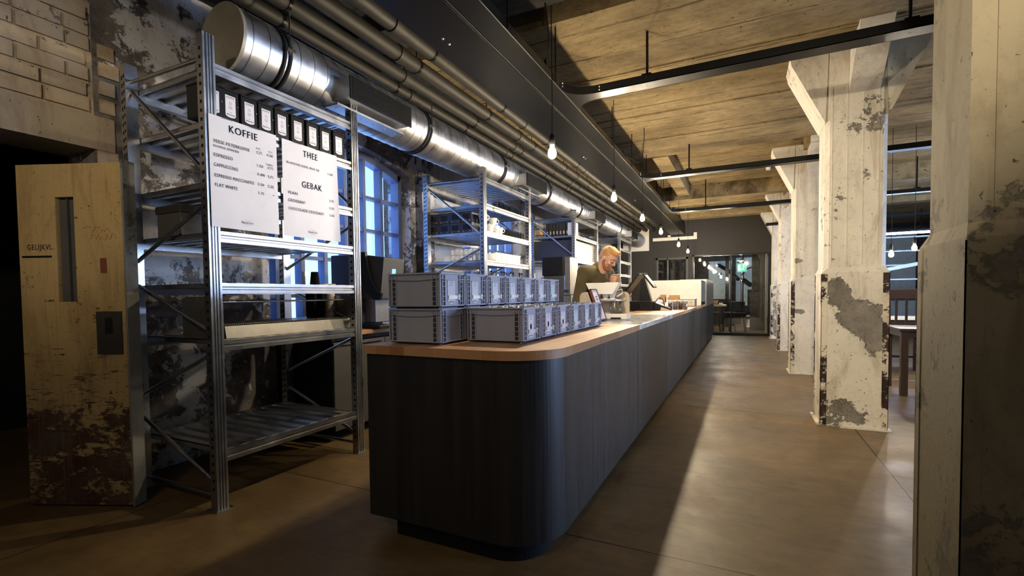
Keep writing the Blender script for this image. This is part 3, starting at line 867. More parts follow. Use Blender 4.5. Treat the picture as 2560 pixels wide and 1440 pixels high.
# ---- black coffee tins on the second shelf of the nearest rack
def coffee_tin():
    t = thing('coffee_tin', '', 'tin', (0,0,0), 0, 'black coffee tins above the menu posters')
    MB().box(-.17, 0, -.055, .055, 0, .19).build('body', M['black_gloss'], t, bevel=.004)
    MB().box(-.173, .003, -.058, .058, .19, .199).build('lid', M['black_gloss'], t, bevel=.002)
    l = MB()
    pts = [(-.032, .16), (.032, .16), (.032, .042)]+[(.032*math.cos(a), .042-.012*math.sin(a)) for a in [PI*i/10 for i in range(1, 10)]]+[(-.032, .042)]
    l.prism(pts, 'x', .0005, .0015)
    lb = l.build('label', M['paper'], t)
    MB().text('KOFFIE', (.002, 0, .143), (0,1,0), (0,0,1), .048, .0105, 0, 'C').text('Blanche Dael', (.002, 0, .044), (0,1,0), (0,0,1), .050, .0075, 0, 'C', 1.0).build('lettering', M['ink'], lb, fixn=False)
    e = MB(); n = 20
    for r_ in (.009, .006):
        for i in range(n):
            a, b = 2*PI*i/n, 2*PI*(i+1)/n
            e.add([(.002, r_*math.cos(a), .115+r_*math.sin(a)), (.002, r_*math.cos(b), .115+r_*math.sin(b)), (.002, (r_-.0015)*math.cos(b), .115+(r_-.0015)*math.sin(b)), (.002, (r_-.0015)*math.cos(a), .115+(r_-.0015)*math.sin(a))], [(0,1,2,3)])
    for zz, wd in ((.094, .018), (.088, .024), (.082, .016), (.060, .012)): e.box(.0016, .002, -wd/2, wd/2, zz, zz+.003)
    e.build('printed_mark', M['grey_ink'], lb)
    MB().ball((.004, .046, .108), .005, 8).build('catch', M['chrome'], t)
    return t
proto = coffee_tin()
for i, yc in enumerate((1.772, 1.894, 2.018, 2.136, 2.255, 2.384, 2.512, 2.630, 2.760)):
    lab = 'black coffee tin with white label, %s from the left above the menu posters' % (['leftmost, half hidden by the rack post,', 'second', 'third', 'fourth', 'fifth', 'sixth', 'seventh', 'eighth', 'last'][i] if i else 'leftmost')
    if i == 8: lab = 'black coffee tin with white label, rightmost of the row above the menu posters'
    if i == 0: proto.location = (-2.775, yc+.02, 2.31); proto['label'] = lab
    else: dup(proto, (-2.775, yc, 2.31), label=lab)

# ---- menu posters
def poster(name, label, y0, y1, z0, z1, lines, curl):
    X = -2.738
    n = 14; v = []; fs = []
    for i in range(n+1):
        for j in range(n+1):
            u, w_ = i/n, j/n
            y = y0+(y1-y0)*u+(.012*(1-w_)*u if curl else .004*(1-w_)*u); z = z0+(z1-z0)*w_
            x = .0012*math.sin(u*9)*math.sin(w_*7)+(curl*.018*max(0, u-.955)/.045*(.4+.6*(1-w_)))
            v.append((X-.003+x, y, z))
    for i in range(n):
        for j in range(n): fs.append((i*(n+1)+j, (i+1)*(n+1)+j, (i+1)*(n+1)+j+1, i*(n+1)+j+1))
    vb = [(a-.0015, b, c_) for a, b, c_ in v]
    m_ = MB(); m_.add(v, fs, 0, True); m_.add(vb, [f[::-1] for f in fs], 0, True)
    o = m_.build(name, M['paper'], fixn=False); tag(o, label, 'poster')
    for body, ya, yb, zb, h, al, kind in lines:
        tx = MB(); oy = {'L': ya, 'C': (ya+yb)/2, 'R': yb}[al]
        if body == '_': tx.box(X-.001, X-.0006, ya, yb, zb, zb+h)
        else: tx.text(body, (X-.0006, oy, zb), (0,1,0), (0,0,1), yb-ya, h, 0, al)
        tx.build('heading' if h > .03 else 'price' if body[0] in '0123456789_' else 'small_print' if kind == 'grey_ink' else 'menu_line', M[kind], o, fixn=False)
    for yy in ((y0*.75+y1*.25), (y0*.35+y1*.65)): MB().box(X-.004, X+.001, yy-.03, yy+.03, z1-.006, z1+.006).build('clip', M['tumbler'], o)
    return o
I, G = 'ink', 'grey_ink'
poster('menu_poster', 'large white menu poster headed KOFFIE, hung on the nearest rack', 1.735, 2.18, 1.668, 2.312, [
    ('KOFFIE', 1.857, 2.042, 2.237, .042, 'C', I), ('VERSE FILTERKOFFIE', 1.757, 1.986, 2.155, .019, 'L', I), ('DIVERSE SMAKEN', 1.758, 1.913, 2.129, .013, 'L', I),
    ('ESPRESSO', 1.759, 1.873, 2.075, .019, 'L', I), ('CAPPUCCINO', 1.758, 1.905, 2.019, .019, 'L', I), ('ESPRESSO MACCHIATO', 1.760, 2.010, 1.958, .019, 'L', I), ('FLAT WHITE', 1.760, 1.899, 1.903, .019, 'L', I),
    ('KOP', 2.031, 2.058, 2.187, .009, 'L', I), ('0,5L', 2.119, 2.148, 2.187, .009, 'R', I), ('DUBBEL', 2.099, 2.150, 2.103, .009, 'R', I),
    ('2,75', 2.033, 2.073, 2.157, .018, 'L', I), ('4,50', 2.105, 2.149, 2.158, .018, 'L', I), ('1,50', 2.034, 2.077, 2.075, .018, 'L', I), ('2,75', 2.109, 2.150, 2.077, .018, 'L', I),
    ('3,00', 2.034, 2.087, 2.022, .018, 'L', I), ('3,75', 2.109, 2.150, 2.022, .018, 'L', I), ('2,50', 2.035, 2.080, 1.960, .018, 'L', I), ('3,25', 2.108, 2.150, 1.960, .018, 'L', I), ('3,75', 2.036, 2.078, 1.905, .018, 'L', I),
    ('_', 2.140, 2.153, 1.915, .003, 'L', I), ('Blanche Dael', 1.921, 1.994, 1.709, .014, 'C', I), ('GOEDE KOFFIE', 1.940, 1.978, 1.728, .004, 'C', G), ('MAASTRICHT', 1.940, 1.978, 1.700, .004, 'C', G)], 0)
poster('menu_poster', 'white menu poster headed THEE and GEBAK, right of the KOFFIE one', 2.222, 2.693, 1.668, 2.308, [
    ('THEE', 2.392, 2.517, 2.229, .042, 'C', I), ('BLANCHE DAEL BUILTJE', 2.255, 2.531, 2.150, .019, 'L', I), ('1,50', 2.610, 2.655, 2.148, .018, 'R', I),
    ('GEBAK', 2.376, 2.551, 2.016, .042, 'C', I), ('VLAAI', 2.258, 2.336, 1.953, .019, 'L', I), ('CROISSANT', 2.260, 2.402, 1.901, .019, 'L', I), ('CHOCOLADE CROISSANT', 2.261, 2.565, 1.846, .019, 'L', I),
    ('3,75', 2.617, 2.661, 1.953, .018, 'R', I), ('2,20', 2.615, 2.660, 1.899, .018, 'R', I), ('2,50', 2.617, 2.662, 1.846, .018, 'R', I),
    ('Blanche Dael', 2.422, 2.497, 1.706, .014, 'C', I), ('GOEDE KOFFIE', 2.440, 2.478, 1.725, .004, 'C', G), ('MAASTRICHT', 2.440, 2.478, 1.697, .004, 'C', G)], 1)

# ---- steel drip grate with round-cornered cheeks on the nearest rack
t = thing('drip_grate', 'long stainless drip grate with rounded side cheeks and rail on nearest rack', 'grate', (-3.03, 2.39, 1.005))
g = MB(); g.prism([(-.21, 0), (.20, 0), (.185, .075), (-.21, .085)], 'y', -.53, .53)
g.build('tray', M['stainless'], t)
g = MB()
for q in range(70): g.box(-.20, .17, -.52+q*.015, -.513+q*.015, .080, .086)
g.build('slotted_grating', M['stainless'], t)
for sy in (-.545, .545):
    pl = [(-.21, 0), (.19, 0), (.19, .21)]+[(.14+.05*math.cos(a), .21+.05*math.sin(a)) for a in [PI/2*i/6 for i in range(1, 7)]]+[(-.16+.05*math.cos(a), .21+.05*math.sin(a)) for a in [PI/2+PI/2*i/6 for i in range(7)]]
    MB().prism(pl, 'y', sy-.006, sy+.006).build('side_cheek', M['stainless'], t)
MB().cyl((.12, -.545, .225), (.12, .545, .225), .007, 10).build('rail', M['chrome'], t)

# ---- paper cups and lids stacked at the back of the nearest rack
def cup_mesh(): return MB().lathe([(0, 0), (.028, 0), (.0385, .102), (.042, .104), (.042, .110), (.038, .110), (.037, .106), (.0275, .004), (0, .004)], 20)
cupm = cup_mesh().build('paper_cup', M['black_matte'], None, (-3.08, 2.73, 1.006))
tag(cupm, 'black paper cup nested in the left tall stack behind the drip grate', 'cup', 'black paper cups in the left stack behind the grate')
for s_, (yy, lab, grp) in enumerate(((2.73, 'black paper cup nested in the left tall stack behind the drip grate', 'black paper cups in the left stack behind the grate'), (2.815, 'black paper cup nested in the right tall stack behind the drip grate', 'black paper cups in the right stack behind the grate'))):
    for q in range(20):
        if s_ == 0 and q == 0: continue
        o = cupm.copy(); COL.objects.link(o); o.location = (-3.08, yy, 1.006+q*.0098); o['label'] = lab; o['group'] = grp
o = cupm.copy(); COL.objects.link(o); o.location = (-3.10, 2.79, 1.347+.110); o.rotation_euler = (PI, 0, 0); o['label'] = 'single black paper cup standing upside down above the drip grate'; o['group'] = 'loose paper cup'
del o['group']
lidm = MB().lathe([(0, .012), (.036, .012), (.037, .002), (.043, 0), (.044, .004), (.041, .008), (.0395, .016), (.034, .016), (.033, .0135), (0, .0135)], 20).build('cup_lid', M['sand'], None, (-3.06, 2.90, 1.006))
LG = 'cup lids stacked on the nearest rack'
tag(lidm, 'pale cup lid in the stack beside the black cup stacks', 'lid', LG)
for q in range(1, 26):
    o = lidm.copy(); COL.objects.link(o); o.location = (-3.06, 2.90, 1.006+q*.0105)
for yy, lab in ((2.875, 'left pale cup lid on the shelf beside the upside-down cup'), (2.965-.03, 'right pale cup lid on the shelf beside the upside-down cup')):
    o = lidm.copy(); COL.objects.link(o); o.location = (-3.10, yy+.02 if yy > 2.9 else yy, 1.347); o['label'] = lab; o['group'] = 'two loose cup lids'
bx = thing('archive_box', 'dark grey archive box lying deep on a shelf of the nearest rack', 'box', (-3.30, 1.98, 1.651))
MB().box(-.13, .13, -.17, .17, 0, .19).build('body', M['dark_grey'], bx, bevel=.004)
MB().box(-.137, .137, -.177, .177, .15, .20).build('lid', M['pipe'], bx, bevel=.004)
# ================================================================== THE BAR
CT = .997                                                  # worktop height
def rounded(x0, x1, y0, y1, r_, n=12):
    """plan outline with the near right corner rounded"""
    return [(x0, y0)]+[(x1-r_+r_*math.sin(a), y0+r_-r_*math.cos(a)) for a in [PI/2*i/n for i in range(n+1)]]+[(x1, y1), (x0, y1)]
t = thing('bar_counter', 'long dark bar counter with rounded corner running down the room', 'counter', (-1.25, 6, 0))
def L(poly): return [(a+1.25, b-6) for a, b in poly]
MB().prism(L(rounded(-1.785, -.775, 1.94, 3.98, .27, 20)), 'z', .09, .952).build('front_panel', M['counter'], t)
MB().prism(L([(-1.36, 3.98), (-.775, 3.98), (-.775, 14.9), (-1.36, 14.9)]), 'z', .09, .952).build('side_panel', M['counter'], t)
MB().prism(L(rounded(-1.63, -.855, 1.972, 3.98, .2, 14)), 'z', 0, .09).prism(L([(-1.3, 3.98), (-.855, 3.98), (-.855, 14.8), (-1.3, 14.8)]), 'z', 0, .09).build('plinth', M['black_matte'], t)
sp = MB()
for y in (3.98, 5.6, 7.2, 8.85, 10.5, 12.1): sp.box(.4752, .4762, y-.0015-6, y+.0015-6, .09, .952)
sp.build('panel_joint', M['black_matte'], t)
t = thing('worktop', 'beech and white marble worktop lying on the long dark bar', 'worktop', (-1.25, 6, .953))
MB().prism(L(rounded(-1.80, -.762, 1.925, 4.0, .28, 20)), 'z', 0, CT-.953).build('wooden_top', M['oak'], t, bevel=.004)
MB().box(-.17, .488, -2.0, 0, 0, CT-.953).build('marble_top', M['marble'], t, bevel=.003)
MB().box(-.17, .488, 0, 4.70, 0, CT-.953).build('wooden_top', M['oak'], t, bevel=.003)
tag(MB().box(-1.95, -.80, 10.72, 10.77, CT+.001, 1.525).build('bar_screen', M['cream_board']), 'cream upright screen across the far end of the bar behind the cash register', 'screen')
t = thing('glass_screen', 'narrow glass side screen between cream screen and steel block on the bar', 'screen', (-.80, 11.43, .953))
MB().box(-.012, .0, -.65, .65, 0, .56).build('pane', M['tumbler'], t)
MB().box(-.55, .01, -.65, .65, -.0, .04).build('base', M['oak'], t)
t = thing('steel_block', 'tall steel clad end block of the bar near the glazed partition', 'cabinet', (-1.08, 13.5, .953))
MB().box(-.28, .295, -1.4, 1.4, 0, .60).build('cladding', M['stainless'], t, bevel=.003)
MB().box(-.29, .30, -1.405, 1.405, .60, .615).build('top', M['cream_board'], t)

# ---- stacking crates
CX, CY, CZ = .335, .243, .188
def crate(loc, label, card=None, mark=False, group='blue grey crates on the bar'):
    t = thing('storage_crate', label, 'crate', loc, 0, group)
    b = MB(); hx, hy = CX/2, CY/2; i_ = .007
    b.box(-hx+.03, hx-.03, -hy+.03, hy-.03, 0, .008)
    b.box(-hx+i_, hx-i_, -hy+i_, -hy+i_+.003, .006, CZ-.001); b.box(-hx+i_, hx-i_, hy-i_-.003, hy-i_, .006, CZ-.001)
    b.box(-hx+i_, -hx+i_+.003, -hy+i_, hy-i_, .006, CZ-.001); b.box(hx-i_-.003, hx-i_, -hy+i_, hy-i_, .006, CZ-.001)
    b.box(-hx+i_, hx-i_, -hy+i_, hy-i_, .006, .010)
    for sy in (-1, 1):
        for sx in (-1, 1):
            # corner columns with ladder ribs on the long face
            cx, cy = sx*hx, sy*hy
            b.box(cx, cx-sx*.006, cy, cy-sy*i_, .012, CZ-.012); b.box(cx-sx*.022, cx-sx*.027, cy, cy-sy*i_, .012, CZ-.012); b.box(cx-sx*.048, cx-sx*.053, cy, cy-sy*i_, .012, CZ-.012)
            b.box(cx-sx*.027, cx-sx*.048, cy-sy*(i_-.0012), cy-sy*(i_-.0004), .014, CZ-.03, 1)
            b.box(cx, cx-sx*i_, cy-sy*.022, cy-sy*.027, .012, CZ-.012); b.box(cx, cx-sx*i_, cy-sy*.048, cy-sy*.053, .012, CZ-.012)
            b.box(cx-sx*(i_-.0012), cx-sx*(i_-.0004), cy-sy*.027, cy-sy*.048, .014, CZ-.03, 1)
            for q in range(5):
                z = .036+q*.026
                b.box(cx-sx*.027, cx-sx*.048, cy, cy-sy*i_, z, z+.003); b.box(cx, cx-sx*i_, cy-sy*.027, cy-sy*.048, z, z+.003)
    # rim, bottom ledge, sagging rib under the rim
    for z0, z1, e in ((CZ-.008, CZ, .002), (.012, .017, .001)):
        b.box(-hx-e, hx+e, -hy-e, -hy+i_, z0, z1); b.box(-hx-e, hx+e, hy-i_, hy+e, z0, z1); b.box(-hx-e, -hx+i_, -hy, hy, z0, z1); b.box(hx-i_, hx+e, -hy, hy, z0, z1)
    n = 10
    for sgn in (-1, 1):
        P = [(-hx+2*hx*i/n, sgn*(hy-.002), CZ-.030-.010*math.sin(PI*i/n)) for i in range(n+1)]
        for i in range(n): b.bar(P[i], P[i+1], .006, .003)
        P = [(sgn*(hx-.002), -hy+2*hy*i/n, CZ-.030-.010*math.sin(PI*i/n)) for i in range(n+1)]
        for i in range(n): b.bar(P[i], P[i+1], .006, .003)
    b.build('body', [M['crate'], M['crate_shade']], t)
    if card:
        c = MB(); w_ = .036; z0, z1 = .022, .150
        pts = [(-w_, z1), (w_, z1), (w_, z0+.018)]+[(w_*math.cos(a), z0+.018-.018*math.sin(a)) for a in [PI*i/8 for i in range(1, 8)]]+[(-w_, z0+.018)]
        c.prism([(p[0]-.008, p[1]) for p in pts], 'x', hx-.006, hx-.0045)
        cd = c.build('label_card', M[card], t)
        x = hx-.0042
        tx = MB().text('Blanche Dael', (x, -.008, .031), (0,1,0), (0,0,1), .046, .007, 0, 'C', 1.0)
        if mark:
            tx.prism([(-.008+.011*math.cos(2*PI*i/16), .083+.016*math.sin(2*PI*i/16)) for i in range(16)], 'x', x-.0001, x+.0002)
        tx.build('printed_mark', M['ink'], cd, fixn=False)
        g = MB()
        for q, wd in ((.138, .03), (.130, .022), (.121, .028)): g.box(x-.0002, x+.0002, -.008-wd/2, -.008+wd/2, q, q+.003)
        g.build('small_print', M['grey_ink'], cd)
        k = MB(); k.box(hx-.004, hx+.001, -.040, .052, .048, .068); k.box(hx-.004, hx+.005, .048, .062, .045, .073)
        k.build('card_clip', M['clip'], t)
    return t
XA, XB = -1.386-CX/2, -1.022-CX/2
for i in range(7):
    y = 2.046+.2515*i+CY/2
    nth = ['nearest', 'second nearest', 'third', 'fourth', 'fifth', 'sixth', 'farthest'][i]
    crate((XA, y, CT), 'blue grey lower crate without label, %s in the back row on the bar' % (['nearest the camera', 'second', 'third', 'fourth', 'fifth', 'sixth', 'farthest'][i]), None)
    crate((XA, y, CT+CZ), 'blue grey crate with %s label on the upper tier, %s' % (('pale mint' if i == 6 else 'white'), ['nearest the camera', 'second from the camera', 'third from the camera', 'fourth from the camera', 'fifth from the camera', 'sixth from the camera', 'farthest from the camera'][i]), 'mint_paper' if i == 6 else 'paper')
bag = MB()
def bag_mesh():
    m_ = MB(); n = 8
    rr = random.Random(2)
    prof = [(.030, .0), (.036, .05), (.034, .10), (.018, .135), (.006, .155), (.004, .175)]
    v = []; fs = []
    for hh, z in prof:
        for i in range(n):
            a = 2*PI*i/n
            v.append((.055*math.copysign(abs(math.cos(a))**.5, math.cos(a))*(1+.05*rr.uniform(-1, 1)), hh*math.copysign(abs(math.sin(a))**.6, math.sin(a))*(1+.12*rr.uniform(-1, 1)), z*(1 if z < .1 else 1+.06*rr.uniform(-1, 1))))
    for j in range(len(prof)-1):
        for i in range(n): fs.append((j*n+i, j*n+(i+1) % n, (j+1)*n+(i+1) % n, (j+1)*n+i))
    m_.add(v, fs, 0, True); m_.add(v[:n], [tuple(range(n))[::-1]]); m_.add(v[-n:], [tuple(range(n))])
    return m_
bagA = bag_mesh().build('coffee_bag', M['bag']); bagB = bag_mesh().build('tea_bag', M['bag_dark'])
used = set(); rr = random.Random(11)
for i in range(6):
    y = 2.261+.2567*i+CY/2
    mint = i >= 3
    lab = ['nearest the camera, oval mark on its white card', 'second from the camera, oval mark on its white card', 'third from the camera, oval mark on its white card', 'fourth from the camera, with a pale mint card', 'fifth from the camera, with a pale mint card', 'farthest from the camera, with a pale mint card'][i]
    crate((XB, y, CT), 'front row crate, '+lab, 'mint_paper' if mint else 'paper', not mint)
    for q in range(3):
        src = bagB if mint else bagA
        if src in used: o = src.copy(); COL.objects.link(o)
        else: o = src; used.add(src)
        o.location = (XB-.09+q*.09, y+rr.uniform(-.012, .012), CT+.016+rr.uniform(0, .006)); o.rotation_euler = (rr.uniform(-.12, .12), rr.uniform(-.08, .08), PI/2+rr.uniform(-.25, .25))
        where = ['nearest', 'second', 'third', 'fourth', 'fifth', 'farthest'][i]
        tag(o, '%s in the %s front row crate, %s of its three bags' % ('dark green tea bag' if mint else 'pale foil coffee bag', where, ['left', 'middle', 'right'][q]), 'bag', 'packets in the front row crates')

# ---- pour-over station
t = thing('pour_over_station', 'sand coloured pour-over stand with white base on the marble top', 'coffee stand', (-1.25, 4.70, CT))
def rrect(x0, x1, z0, z1, r_, n=6):
    return [(x0, z0), (x1, z0)]+[(x1-r_+r_*math.cos(a), z1-r_+r_*math.sin(a)) for a in [PI/2*i/n for i in range(n+1)]]+[(x0+r_+r_*math.cos(a), z1-r_+r_*math.sin(a)) for a in [PI/2+PI/2*i/n for i in range(n+1)]]
MB().prism(rrect(-.25, .25, .03, .275, .05), 'y', .03, .045).build('back_plate', M['sand'], t, bevel=.002)
MB().box(-.25, .255, -.11, .05, .012, .062).box(-.22, .22, -.095, .04, 0, .012, 0).build('base', M['white_ceramic'], t, bevel=.004)
MB().box(.10, .20, -.112, -.108, .013, .028).build('drip_slot', M['black_matte'], t)
for x in (-.175, -.115): MB().ball((x, .028, .235), .007, 8).build('screw', M['chrome'], t)
MB().box(.00, .19, -.08, .04, .185, .197).build('upper_shelf', M['white_ceramic'], t, bevel=.003)
t = thing('coffee_dripper', 'wide white porcelain coffee dripper on the pour-over stand', 'dripper', (-1.235, 4.68, CT+.198))
d = MB()
d.prism([(-.11, .055), (.10, .055), (.165, .165), (.155, .165), (.095, .065), (-.105, .065), (-.152, .165), (-.162, .165)], 'y', -.075, .045)
for y_ in (-.078, .042): d.prism([(-.11, .055), (.10, .055), (.165, .165), (-.162, .165)], 'y', y_, y_+.006)
for x in (-.06, .02, .085): d.lathe([(.0, .06), (.040, .06), (.024, .02), (.028, .006), (0, .006)], 16, (x, -.015, 0))
d.box(-.10, .13, -.07, .04, 0, .008)
d.build('body', M['white_ceramic'], t, bevel=.002)
MB().box(.02, .13, -.05, .03, .12, .172).build('paper_filter', M['oak_pale'], t)
MB().tube([(.14, -.02, .09), (.18, -.02, .10), (.185, -.02, .06), (.13, -.02, .03)], .006, 8).build('handle', M['white_ceramic'], t)
tag(MB().lathe([(0, 0), (.050, 0), (.062, .02), (.064, .045), (.052, .075), (.036, .095), (.034, .115), (.036, .118), (0, .118)], 24).build('carafe', M['dark_glass'], None, (-1.12, 4.66, CT+.063)), 'round smoked glass carafe below the white dripper', 'carafe')
# leaning framed sign
t = thing('framed_sign', 'leaning brown framed white sign beside the farthest front row crate', 'sign', (-1.175, 4.46, CT), 0)
ang = R(-19)
Mr = Matrix.Rotation(ang, 3, 'Y')
def leanbox(x0, x1, y0, y1, z0, z1):
    m_ = MB().box(x0, x1, y0, y1, z0, z1); m_.v = [tuple(Mr@Vector(v)) for v in m_.v]; return m_
MB_ = leanbox(-.032, .004, -.10, -.088, .012, .32)
for a in ((-.032, .004, .088, .10, .012, .32), (-.032, .004, -.10, .10, .012, .022), (-.032, .004, -.10, .10, .31, .32), (-.032, -.02, -.10, .10, .012, .32)):
    q = leanbox(*a); MB_.add(q.v, q.f)
MB_.build('frame', M['brown_wood'], t)
leanbox(-.012, -.002, -.088, .088, .022, .31).build('sheet', M['paper'], t)
tx = MB()
for body, z, wd, h in (('VERSE', .235, .07, .016), ('KOFFIE', .208, .075, .016), ('FILTER', .165, .08, .018), ('KOFFIE', .140, .08, .014)):
    tx.text(body, (-.0012, 0, z), (0,1,0), (0,0,1), wd, h, 0, 'C')
tx.v = [tuple(Mr@Vector(v)) for v in tx.v]; tx.build('lettering', M['ink'], t, fixn=False)

# ---- cash register and small things at the far part of the bar
t = thing('cash_register', 'black cash register with two back to back screens on the bar', 'cash register', (-1.38, 7.45, CT))
MB().box(-.24, .17, -.2, .2, 0, .14).prism([(-.04, .13), (.17, .03), (.05, .47), (-.01, .47)], 'y', -.06, .06).build('stand', M['black_gloss'], t, bevel=.004)
MB().prism([(-.27, .24), (-.245, .22), (.0, .545), (-.025, .56)], 'y', -.19, .19).build('screen', M['black_gloss'], t, bevel=.003)
MB().prism([(.04, .555), (.02, .54), (.175, .335), (.195, .35)], 'y', -.13, .13).build('customer_screen', M['black_gloss'], t, bevel=.003)
MB().box(-.05, .06, -.10, .10, .540, .562).build('bracket', M['chrome'], t)
MB().ball((-.15, -.2, .21), .012, 8).build('status_lamp', M['red_led'], t)
c0 = (-1.38, 7.2, CT)
cable('power_cable', [(-1.56, 7.18, CT+.14), (-1.48, 7.1, CT+.22), (-1.38, 7.08, CT+.16), (-1.34, 7.08, CT+.05), (-1.42, 7.06, CT+.008), (-1.5, 7.1, CT+.03), (-1.5, 7.14, CT+.1)], .006, 'black cable looping in front of the cash register stand')
cable('power_cable', [(-1.27, 7.5, CT+.008), (-1.2, 7.42, CT+.1), (-1.14, 7.4, CT+.18), (-1.08, 7.42, CT+.16), (-1.06, 7.5, CT+.02)], .006, 'black cable arching from the cash register to the card reader')
t = thing('card_reader', 'black wedge shaped card reader beside the cash register', 'card reader', (-1.09, 7.50, CT))
MB().prism([(-.13, 0), (.12, 0), (.12, .03), (-.10, .12), (-.13, .12)], 'y', -.10, .10).build('body', M['black_gloss'], t, bevel=.006)
MB().prism([(-.02, .0), (.115, .0), (.11, .012), (-.01, .05)], 'y', -.108, -.101).build('keypad_edge', M['sand'], t)
for i, x in enumerate((-1.03, -.955, -.88, -.81)):
    t = thing('treat_jar', ['leftmost of four small jars beside the card reader, holding dark sweets', 'second small jar from the card reader, holding amber sweets', 'third small jar from the card reader, holding dark red sweets', 'rightmost small jar of the four, holding amber sweets'][i], 'jar', (x, 7.85, CT), 0, 'four small treat jars on the bar')
    MB().lathe([(0, 0), (.032, 0), (.034, .01), (.034, .12), (.030, .128)], 16).build('glass', M['tumbler'], t)
    MB().lathe([(0, .004), (.029, .004), (.030, .085), (.02, .098), (0, .10)], 12).build('contents', M[['brown_wood', 'kraft', 'brown_wood', 'kraft'][i]], t)
    MB().lathe([(.030, .124), (.036, .126), (.036, .146), (0, .148)], 16).build('lid', M['white_ceramic'], t)
for i, (x, y, wx, h, mt, lab) in enumerate(((-1.24, 8.5, .10, .20, 'kraft', 'left brown carton behind the card reader'), (-1.06, 8.5, .18, .19, 'kraft', 'right brown carton behind the card reader'), (-1.22, 8.02, .09, .12, 'paper', 'small white carton in front of the left brown carton'), (-1.07, 8.02, .10, .11, 'paper', 'small white carton in front of the right brown carton'))):
    t = thing('carton', lab, 'carton', (x, y, CT))
    MB().box(-wx/2, wx/2, -.08, .08, 0, h).build('body', M[mt], t, bevel=.003)
    MB().box(-wx/2, wx/2, .07, .085, h, h+.03).build('flap', M[mt], t)
t = thing('steel_tray', 'flat stainless lidded tray in front of the cream screen on the bar', 'tray', (-.99, 9.8, CT))
MB().box(-.17, .17, -.16, .16, 0, .13).build('pan', M['stainless'], t, bevel=.012)
MB().box(-.175, .175, -.165, .165, .13, .145).build('lid', M['stainless'], t, bevel=.004)
MB().ball((.10, -.165, .08), .012, 8).build('latch', M['chrome'], t)

# ================================================================== BACK COUNTERS along the wall
def back_counter(y0, y1, lab, labt, h=.95):
    t = thing('back_counter', lab, 'counter', (-3.47, (y0+y1)/2, 0)); hw = (y1-y0)/2
    MB().box(-.36, .33, -hw, hw, .09, h-.04).build('carcass', M['black_matte'], t)
    MB().box(-.36, .28, -hw, hw, 0, .09).build('plinth', M['black_matte'], t)
    n = max(2, int((y1-y0)/.5))
    for i in range(n):
        a = -hw+2*hw*i/n
        dr = MB().box(.33, .348, a+.004, a+2*hw/n-.004, .1, h-.09).build('door', M['dark_grey'], t, bevel=.002)
        MB().box(.349, .356, a+.06, a+2*hw/n-.06, h-.125, h-.115).build('handle', M['chrome'], dr)
    MB().box(.33, .345, -hw, hw, h-.075, h-.045).build('edge_trim', M['chrome'], t)
    tag(MB().box(-3.84, -3.10, y0, y1, h-.04, h).build('back_worktop', M['oak'], None, bevel=.003), labt, 'worktop')
back_counter(2.99, 4.96, 'dark back counter under the first window, between the first two racks', 'beech top of the back counter under the first window')
back_counter(6.45, 8.34, 'dark back counter between the second and third racks', 'beech top of the back counter between the second and third racks')
back_counter(10.0, 11.88, 'dark back counter between the third and farthest racks', 'beech top of the back counter between the third and farthest racks')
t = thing('filter_brewer', 'tall dark coffee brewer with curved black nose and blue display on back counter', 'coffee machine', (-3.26, 3.60, .951))
MB().box(-.30, .03, -.20, .20, .05, .70).build('housing', M['navy'], t, bevel=.01)
MB().box(.03, .16, -.10, .10, .06, .30).build('column', M['stainless'], t, bevel=.004)
MB().prism([(.03, .28), (.25, .28), (.30, .66), (.03, .70)], 'y', -.135, .165).build('head', M['dark_grey'], t, bevel=.006)
prof = [(.03, .70), (.05, .55), (.09, .42), (.16, .32), (.25, .28)]
MB().prism([(.02, .72), (.10, .72), (.13, .56), (.17, .44), (.23, .36), (.285, .33), (.26, .27), (.20, .27), (.11, .34), (.06, .45), (.03, .58)], 'y', -.165, -.136).build('nose', M['black_gloss'], t, bevel=.004)
Mh = Matrix.Rotation(R(7.5), 3, 'Y')
dsp = MB(); dsp.obox((.284, .02, .53), (.004, .05, .06), Mh); dsp.obox((.272, .02, .41), (.004, .025, .025), Mh); dsp.build('display', M['display'], t)
MB().obox((.288, .02, .62), (.004, .04, .008), Mh).build('badge', M['paper'], t)
MB().box(.0, .24, -.14, .14, 0, .03).box(-.28, .0, -.18, .18, 0, .05).build('drip_base', M['black_gloss'], t, bevel=.003)
t = thing('espresso_grinder', 'big black coffee machine with silver front edge, left of the person', 'coffee machine', (-2.86, 7.82, .951))
MB().box(-.21, .17, -.22, .22, .62, .93).build('upper_housing', M['black_gloss'], t, bevel=.008)
MB().box(-.19, .17, -.20, .20, .0, .62).build('lower_housing', M['dark_grey'], t, bevel=.006)
MB().box(.17, .30, -.20, .18, .28, .93).build('front_panel', M['stainless'], t, bevel=.02)
MB().box(.17, .30, -.20, .18, .0, .28).build('lower_front', M['stainless'], t, bevel=.006)
MB().box(.18, .26, -.205, -.198, .33, .38).build('badge', M['navy'], t)
t = thing('machine_cabinet', 'low black cabinet carrying the big black coffee machine', 'cabinet', (-2.81, 7.82, 0))
MB().box(-.27, .26, -.30, .30, .08, .95).build('carcass', M['black_matte'], t); MB().box(-.25, .22, -.28, .28, 0, .08).build('plinth', M['black_matte'], t)
MB().box(.26, .275, -.295, .295, .09, .94).build('door', M['dark_grey'], t)
sh = thing('wall_shelf', 'short wall shelf with small bottles between second and third racks', 'shelf', (-3.70, 7.4, 1.36))
MB().box(-.14, .14, -.90, .90, 0, .03).build('board', M['dark_wood'], sh)
for y in (-.7, .7): MB().box(-.14, .10, y-.01, y+.01, -.10, 0).build('bracket', M['black_steel'], sh)
